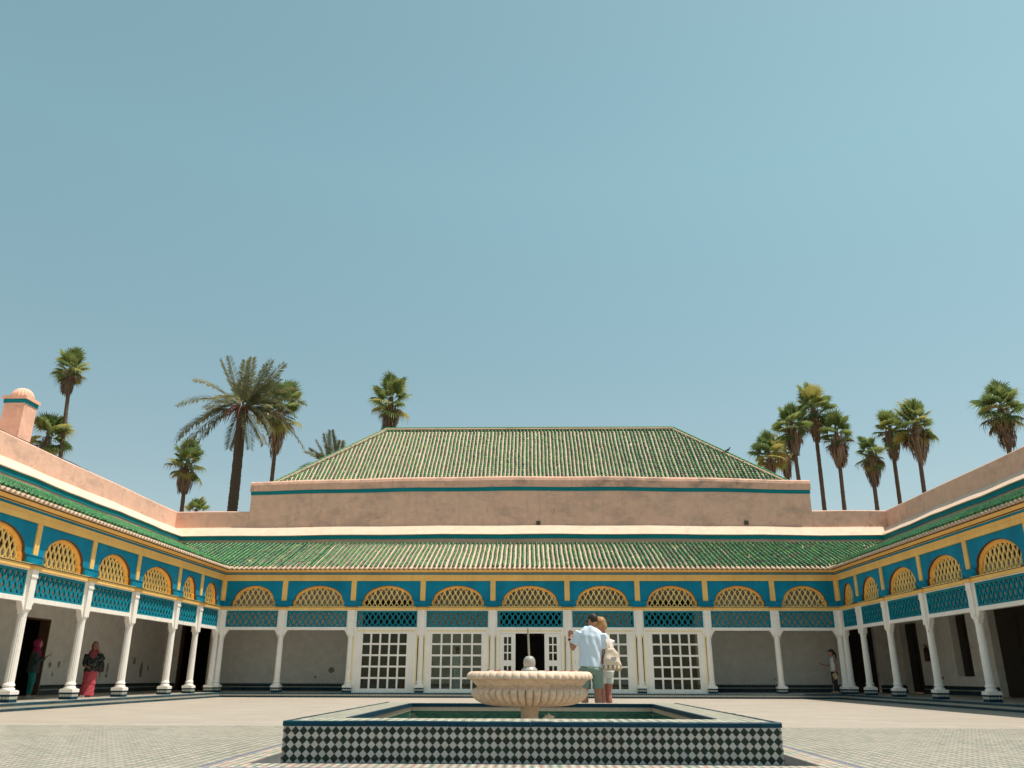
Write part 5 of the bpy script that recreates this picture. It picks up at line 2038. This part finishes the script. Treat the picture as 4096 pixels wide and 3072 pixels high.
torso(b, [(0.78, 0, 0, 0.165, 0.13), (0.86, 0, -0.015, 0.182, 0.145), (0.95, 0, 0, 0.165, 0.125)])
for sx in (-1, 1):
    b.tube([(sx * 0.09, -0.005, 0.86), (sx * 0.084, 0.0, 0.76), (sx * 0.082, 0.008, 0.665)], [(0.098, 0.115), (0.09, 0.1), (0.086, 0.094)], 14, ref=(1, 0, 0))
remeshed('shorts', b, M['wshorts'], 0.0095, 3, woman, fold=0.007, seed=9)
b = MB()
b.ell(WP(0, -0.022, 0.03), (0.094, 0.115, 0.112), 30, 20, wrot)
b.ell(WP(0, -0.075, -0.035), (0.07, 0.055, 0.085), 22, 14, wrot)
WCv, wi = Vector(WC), wrot.inverted()
hair = shell_part('hair', b, lambda p: (wi @ (p - WCv)).y < 0.05 + 0.3 * max(0, (wi @ (p - WCv)).z - 0.04) and (wi @ (p - WCv)).z > -0.13, M['hair_blond'], woman)
for v in hair.data.vertices:
    v.co += Vector((math.sin(v.co.z * 130 + v.co.x * 60), math.sin(v.co.z * 90 + 2 + v.co.y * 70), math.sin(v.co.x * 110))) * 0.0035
for sx, x in ((-1, -0.077), (1, 0.097)):
    b = MB()
    b.tube([(x, -0.06, 0.014), (x, 0.05, 0.014), (x + 0.02 * sx, 0.16, 0.012)], [(0.034, 0.014), (0.04, 0.013), (0.038, 0.012)], 10, ref=(1, 0, 0))
    b.tube([(x - 0.04, 0.08, 0.02), (x + 0.005, 0.085, 0.055), (x + 0.045, 0.08, 0.02)], 0.009, 6)
    b.build('sandal', M['sandal'], woman)
# the canvas bag on her shoulder
bag = thing('tote_bag', 'cream canvas tote bag with striped base and grey label, hung from the shoulder', 'bag', (1.405, 14.98, 0.87), R(10))
b = MB()
b.tube([(0, 0, 0), (0, 0, 0.03), (-0.008, 0, 0.14), (-0.025, 0, 0.27), (-0.045, 0.0, 0.36)], [(0.15, 0.055), (0.168, 0.072), (0.155, 0.075), (0.125, 0.055), (0.075, 0.03)], 22, ref=(1, 0, 0))
remeshed('bag_body', b, M['canvas'], 0.008, 3, bag, fold=0.012, seed=12, fdir=(0.3, 0.1, 1))
for sy, xo in ((-1, 0.0), (1, 0.05)):
    b = MB()
    b.tube([(-0.09 + xo, sy * 0.035, 0.33), (-0.09 + xo * 0.6, sy * 0.03, 0.46), (-0.065, 0.12, 0.62), (-0.045, 0.24, 0.625), (-0.03, 0.14, 0.6), (-0.005 + xo, sy * 0.03, 0.34)], [(0.014, 0.004)] * 6, 6, ref=(1, 0, 0))
    b.build('strap', M['canvas'], bag)
b = MB()
b.box(-0.045, 0.05, -0.083, -0.078, 0.17, 0.23)
b.build('label_patch', M['label'], bag)


# --- figures under the arcades
def figure(label, loc, rz, skin, parts):
    """a covered body: parts is a list of (name, material, builder(MB), fold)"""
    root = thing('person', label, 'person', loc, rz)
    for nm, mt, fn, fold in parts:
        b_ = MB()
        fn(b_)
        remeshed(nm, b_, M[mt], 0.0115, 3, root, fold=fold, seed=len(nm))
    return root


def floral_body(b):
    head(b, (0.0, 0.02, 1.42), 0.0, R(-8), 0.95)
    b.tube([(0, 0, 1.2), (0, 0.01, 1.34)], [0.06, 0.05], 10)
    torso(b, [(0.78, 0, 0, 0.16, 0.11), (1.0, 0, 0, 0.15, 0.1), (1.18, 0, 0, 0.17, 0.1), (1.24, 0, 0, 0.1, 0.07)])
    arm(b, (-0.17, 0, 1.18), (-0.27, 0.05, 1.03), (-0.115, 0.12, 1.3), 0.92)
    hand(b, (-0.115, 0.12, 1.3), (0.3, 0.1, 0.9), (0, -1, 0.2), 0.95, 0.5, 1)
    arm(b, (0.17, 0, 1.18), (0.22, 0.02, 0.93), (0.17, 0.16, 0.84), 0.92)
    hand(b, (0.17, 0.16, 0.84), (-0.7, 0.5, -0.2), (0, 0.5, 1), 0.95, 0.4, -1)
    leg(b, (-0.08, 0, 0.78), (-0.08, 0.02, 0.44), (-0.08, 0.0, 0.08), (-0.09, 0.15, 0.03), 0.95)
    leg(b, (0.08, 0, 0.78), (0.1, 0.08, 0.44), (0.14, 0.1, 0.08), (0.17, 0.26, 0.03), 0.95)


def floral_top(b):
    torso(b, [(0.7, 0, 0, 0.205, 0.15), (0.8, 0, 0, 0.19, 0.145), (0.98, 0, 0, 0.17, 0.13), (1.14, 0, 0, 0.19, 0.125), (1.22, 0, 0, 0.13, 0.09)])
    for sx, el, wr in ((-1, (-0.27, 0.05, 1.03), (-0.115, 0.12, 1.3)), (1, (0.22, 0.02, 0.93), (0.17, 0.16, 0.84))):
        sh, el, wr = Vector((sx * 0.17, 0, 1.18)), Vector(el), Vector(wr)
        b.tube([sh, sh.lerp(el, 0.6), el, el.lerp(wr, 0.65)], [0.075, 0.068, 0.064, 0.052], 12)


def floral_skirt(b):
    torso(b, [(0.03, 0.03, 0.05, 0.2, 0.19), (0.2, 0.025, 0.04, 0.19, 0.175), (0.45, 0.01, 0.02, 0.175, 0.155), (0.7, 0, 0, 0.185, 0.15), (0.8, 0, 0, 0.165, 0.125)])


def hijab(c, drape):
    def fn(b):
        x, y, z = c
        b.ell((x, y - 0.025, z + 0.02), (0.094, 0.105, 0.118), 18, 12)
        b.tube([(x, y - 0.04, z - 0.0), (x, y - 0.02, z - 0.09), (x, y - 0.005, z - 0.16), (x, y, z - 0.16 - drape * 0.6), (x, y + 0.02, z - 0.16 - drape)], [(0.09, 0.085), (0.088, 0.085), (0.14, 0.1), (0.165, 0.125), (0.12, 0.12)], 16, ref=(1, 0, 0))
    return fn


fw = figure('person in a maroon headscarf, floral blouse and coral skirt, shading the face with one hand', (-12.98, 25.15, 0.172), R(-150), 'skin3',
            [('body', 'skin3', floral_body, 0), ('headscarf', 'maroon', hijab((0, 0.0, 1.42), 0.2), 0.008), ('blouse', 'floral', floral_top, 0.012), ('skirt', 'coral', floral_skirt, 0.014)])
b = MB()
b.tube([(0.1, 0.25, 0.02), (0.17, 0.2, 0.035), (0.2, 0.34, 0.02)], [0.03, 0.04, 0.026], 9)
b.tube([(-0.08, -0.05, 0.025), (-0.09, 0.06, 0.03), (-0.1, 0.16, 0.02)], [0.03, 0.04, 0.026], 9)
b.build('shoes', M['shoe_white'], fw)
bp = thing('backpack', 'dark shoulder bag behind the person in the floral blouse', 'bag', (-12.84, 25.34, 0.85), R(30))
b = MB()
b.tube([(0, 0, 0), (0, 0, 0.04), (0, 0, 0.2), (0, 0, 0.3), (0, 0, 0.33)], [(0.1, 0.05), (0.13, 0.075), (0.125, 0.075), (0.1, 0.055), (0.05, 0.03)], 14, ref=(1, 0, 0))
b.build('bag_body', M['black'], bp)
b = MB()
b.tube([(-0.08, -0.03, 0.28), (-0.06, -0.1, 0.45), (-0.02, -0.14, 0.55)], 0.012, 6)
b.tube([(0.02, 0, 0.01), (0.04, 0.01, -0.09), (0.03, 0.0, -0.16)], [0.012, 0.01, 0.006], 6)
b.build('strap', M['black'], bp)


def pink_body(b):
    head(b, (0.0, 0.03, 1.43), 0.0, R(-14), 0.95)
    b.tube([(0, 0, 1.2), (0, 0.01, 1.34)], [0.06, 0.05], 10)
    torso(b, [(0.78, 0, 0, 0.16, 0.11), (1.0, 0, 0, 0.15, 0.1), (1.18, 0, 0, 0.17, 0.1), (1.24, 0, 0, 0.1, 0.07)])
    for sx in (-1, 1):
        arm(b, (sx * 0.17, 0, 1.18), (sx * 0.22, 0.05, 0.93), (sx * 0.07, 0.27, 1.08), 0.92)
        hand(b, (sx * 0.07, 0.27, 1.08), (-sx * 0.3, 0.6, 0.5), (0, -0.5, 1), 0.95, 0.6, -sx)
        leg(b, (sx * 0.08, 0, 0.78), (sx * 0.085, 0.02, 0.44), (sx * 0.09, -0.01, 0.08), (sx * 0.1, 0.14, 0.03), 0.95)


def pink_jacket(b):
    torso(b, [(0.66, 0, 0, 0.205, 0.155), (0.8, 0, 0, 0.195, 0.15), (0.98, 0, 0, 0.175, 0.135), (1.14, 0, 0, 0.19, 0.125), (1.22, 0, 0, 0.13, 0.09)])
    for sx in (-1, 1):
        sh, el, wr = Vector((sx * 0.17, 0, 1.18)), Vector((sx * 0.22, 0.05, 0.93)), Vector((sx * 0.07, 0.27, 1.08))
        b.tube([sh, sh.lerp(el, 0.6), el, el.lerp(wr, 0.8)], [0.075, 0.07, 0.064, 0.05], 12)


def legs_cover(r, z0=0.1, wid=0.085, splay=0.0):
    def fn(b):
        torso(b, [(0.68, 0, 0, 0.15, 0.12), (0.8, 0, 0, 0.165, 0.125)])
        for sx in (-1, 1):
            b.tube([(sx * wid, 0, 0.76), (sx * wid, 0.02, 0.45), (sx * (wid + 0.005), 0.0, z0)], [0.1 * r, 0.078 * r, 0.062 * r], 12)
    return fn


def shoes(root, x=0.095, mt='shoe_white', y=0.0):
    b_ = MB()
    for sx in (-1, 1):
        b_.tube([(sx * x, y - 0.06, 0.03), (sx * x, y + 0.03, 0.045), (sx * x, y + 0.16, 0.022)], [0.03, 0.042, 0.026], 9)
    b_.build('shoes', M[mt], root)


pw = figure('person in a magenta headscarf and teal trousers in the dark doorway, looking at a phone', (-13.9, 23.75, 0.172), R(-62), 'skin3',
            [('body', 'skin3', pink_body, 0), ('headscarf', 'magenta', hijab((0, 0.01, 1.43), 0.26), 0.012), ('jacket', 'jacket', pink_jacket, 0.01), ('trousers', 'tealpants', legs_cover(1.05), 0.008)])
shoes(pw)
ph = MB()
ph.box(-0.036, 0.036, -0.004, 0.004, -0.072, 0.072)
o = ph.build('phone', M['black'], None, (-13.59, 23.93, 1.34))
o.rotation_euler = (R(-40), 0, R(-62))
tag(o, 'dark phone held by the person in the magenta headscarf', 'phone')


def girl_body(b):
    head(b, (0.0, 0.03, 1.51), 0.0, R(-10), 0.96)
    b.tube([(0, 0, 1.27), (0, 0.01, 1.42)], [0.055, 0.045], 10)
    torso(b, [(0.84, 0, 0, 0.15, 0.105), (1.02, 0, 0, 0.125, 0.095), (1.22, 0, 0, 0.15, 0.1), (1.31, 0, 0, 0.1, 0.07)])
    arm(b, (0.155, 0.0, 1.26), (0.18, 0.06, 1.0), (0.14, 0.3, 1.04), 0.82)
    hand(b, (0.14, 0.3, 1.04), (-0.1, 0.9, 0.25), (0, -0.2, 1), 0.9, 0.6, 1)
    arm(b, (-0.155, 0.0, 1.26), (-0.19, -0.03, 1.0), (-0.19, 0.0, 0.76), 0.82)
    hand(b, (-0.19, 0.0, 0.76), (0, 0.1, -1), (1, 0, 0), 0.9, 0.6, 1)
    leg(b, (-0.08, 0, 0.84), (-0.085, 0.05, 0.47), (-0.085, -0.04, 0.09), (-0.09, 0.1, 0.03), 0.95)
    leg(b, (0.08, 0, 0.84), (0.085, 0.03, 0.47), (0.085, 0.04, 0.09), (0.09, 0.18, 0.03), 0.95)


def girl_top(b):
    torso(b, [(0.8, 0, 0, 0.165, 0.125), (1.0, 0, 0, 0.145, 0.115), (1.2, 0, 0, 0.165, 0.118), (1.3, 0, 0, 0.12, 0.085), (1.335, 0, 0, 0.08, 0.06)])


def girl_cap(b):
    b.ell((0, 0.01, 1.545), (0.088, 0.104, 0.088), 16, 10)
    b.tube([(0, 0.08, 1.55), (0, 0.15, 1.545), (0, 0.2, 1.53)], [(0.075, 0.012), (0.07, 0.01), (0.045, 0.008)], 12, ref=(1, 0, 0))


def girl_hair(b):
    b.ell((0, -0.04, 1.5), (0.08, 0.07, 0.09), 14, 9)
    b.tube([(0, -0.1, 1.5), (0, -0.14, 1.4), (0, -0.13, 1.24)], [0.04, 0.038, 0.016], 9)


gw = figure('person with cap, ponytail and white sleeveless top walking left beside the right corner pier', (11.72, 33.75, 0.172), R(90), 'skin',
            [('body', 'skin', girl_body, 0), ('top', 'tank', girl_top, 0.006), ('trousers', 'jeans', legs_cover(0.98), 0.006), ('cap', 'cap', girl_cap, 0), ('hair', 'hair_dark', girl_hair, 0)])
shoes(gw, 0.088)
ph = MB()
ph.box(-0.036, 0.036, -0.004, 0.004, -0.072, 0.072)
o = ph.build('phone', M['black'], None, (11.3, 33.88, 1.25))
o.rotation_euler = (R(-60), 0, R(90))
tag(o, 'phone held out by the person with the cap', 'phone')
bk = MB()
bk.box(-0.012, 0.012, -0.075, 0.075, -0.11, 0.11)
bk.box(-0.009, 0.009, -0.073, 0.079, -0.107, 0.107)
o = bk.build('guide_book', M['book'], None, (11.68, 33.53, 0.80))
o.rotation_euler = (R(-25), 0, R(72))
tag(o, 'small tan guide book held at the hip of the person with the cap', 'book')


def robe_body(b):
    head(b, (0, 0.02, 1.6), R(25), 0, 1.0)
    b.tube([(0, 0, 1.36), (0, 0.01, 1.52)], [0.06, 0.055], 10)
    torso(b, [(0.9, 0, 0, 0.15, 0.1), (1.2, 0, 0, 0.17, 0.11), (1.36, 0, 0, 0.15, 0.09)])
    for sx in (-1, 1):
        arm(b, (sx * 0.19, 0, 1.34), (sx * 0.24, 0.0, 1.08), (sx * 0.22, 0.12, 0.86), 1.0)
        hand(b, (sx * 0.22, 0.12, 0.86), (-sx * 0.1, 0.2, -0.9), (sx, 0, 0), 1.0, 0.5, 1)
        leg(b, (sx * 0.09, 0, 0.88), (sx * 0.09, 0.02, 0.48), (sx * 0.09, 0, 0.08), (sx * 0.1, 0.15, 0.03), 1.0)


def robe_cloth(b):
    torso(b, [(0.12, 0, 0, 0.21, 0.18), (0.5, 0, 0, 0.2, 0.165), (0.9, 0, 0, 0.195, 0.15), (1.2, 0, 0, 0.205, 0.14), (1.36, 0, 0, 0.18, 0.11), (1.43, 0, 0, 0.1, 0.075)])
    for sx in (-1, 1):
        sh, el, wr = Vector((sx * 0.19, 0, 1.34)), Vector((sx * 0.24, 0, 1.08)), Vector((sx * 0.22, 0.12, 0.86))
        b.tube([sh, sh.lerp(el, 0.6), el, el.lerp(wr, 0.85)], [0.085, 0.08, 0.075, 0.075], 12)


def robe_hair(b):
    b.ell((0, -0.01, 1.635), (0.082, 0.096, 0.09), 14, 9)


rw = figure('person in a long white robe standing behind the glass of the second window', (-2.98, 34.3, 0.172), R(20), 'skin3',
            [('body', 'skin3', robe_body, 0), ('robe', 'robe', robe_cloth, 0.012), ('hair', 'hair_dark', robe_hair, 0)])
shoes(rw, 0.095, 'sandal')
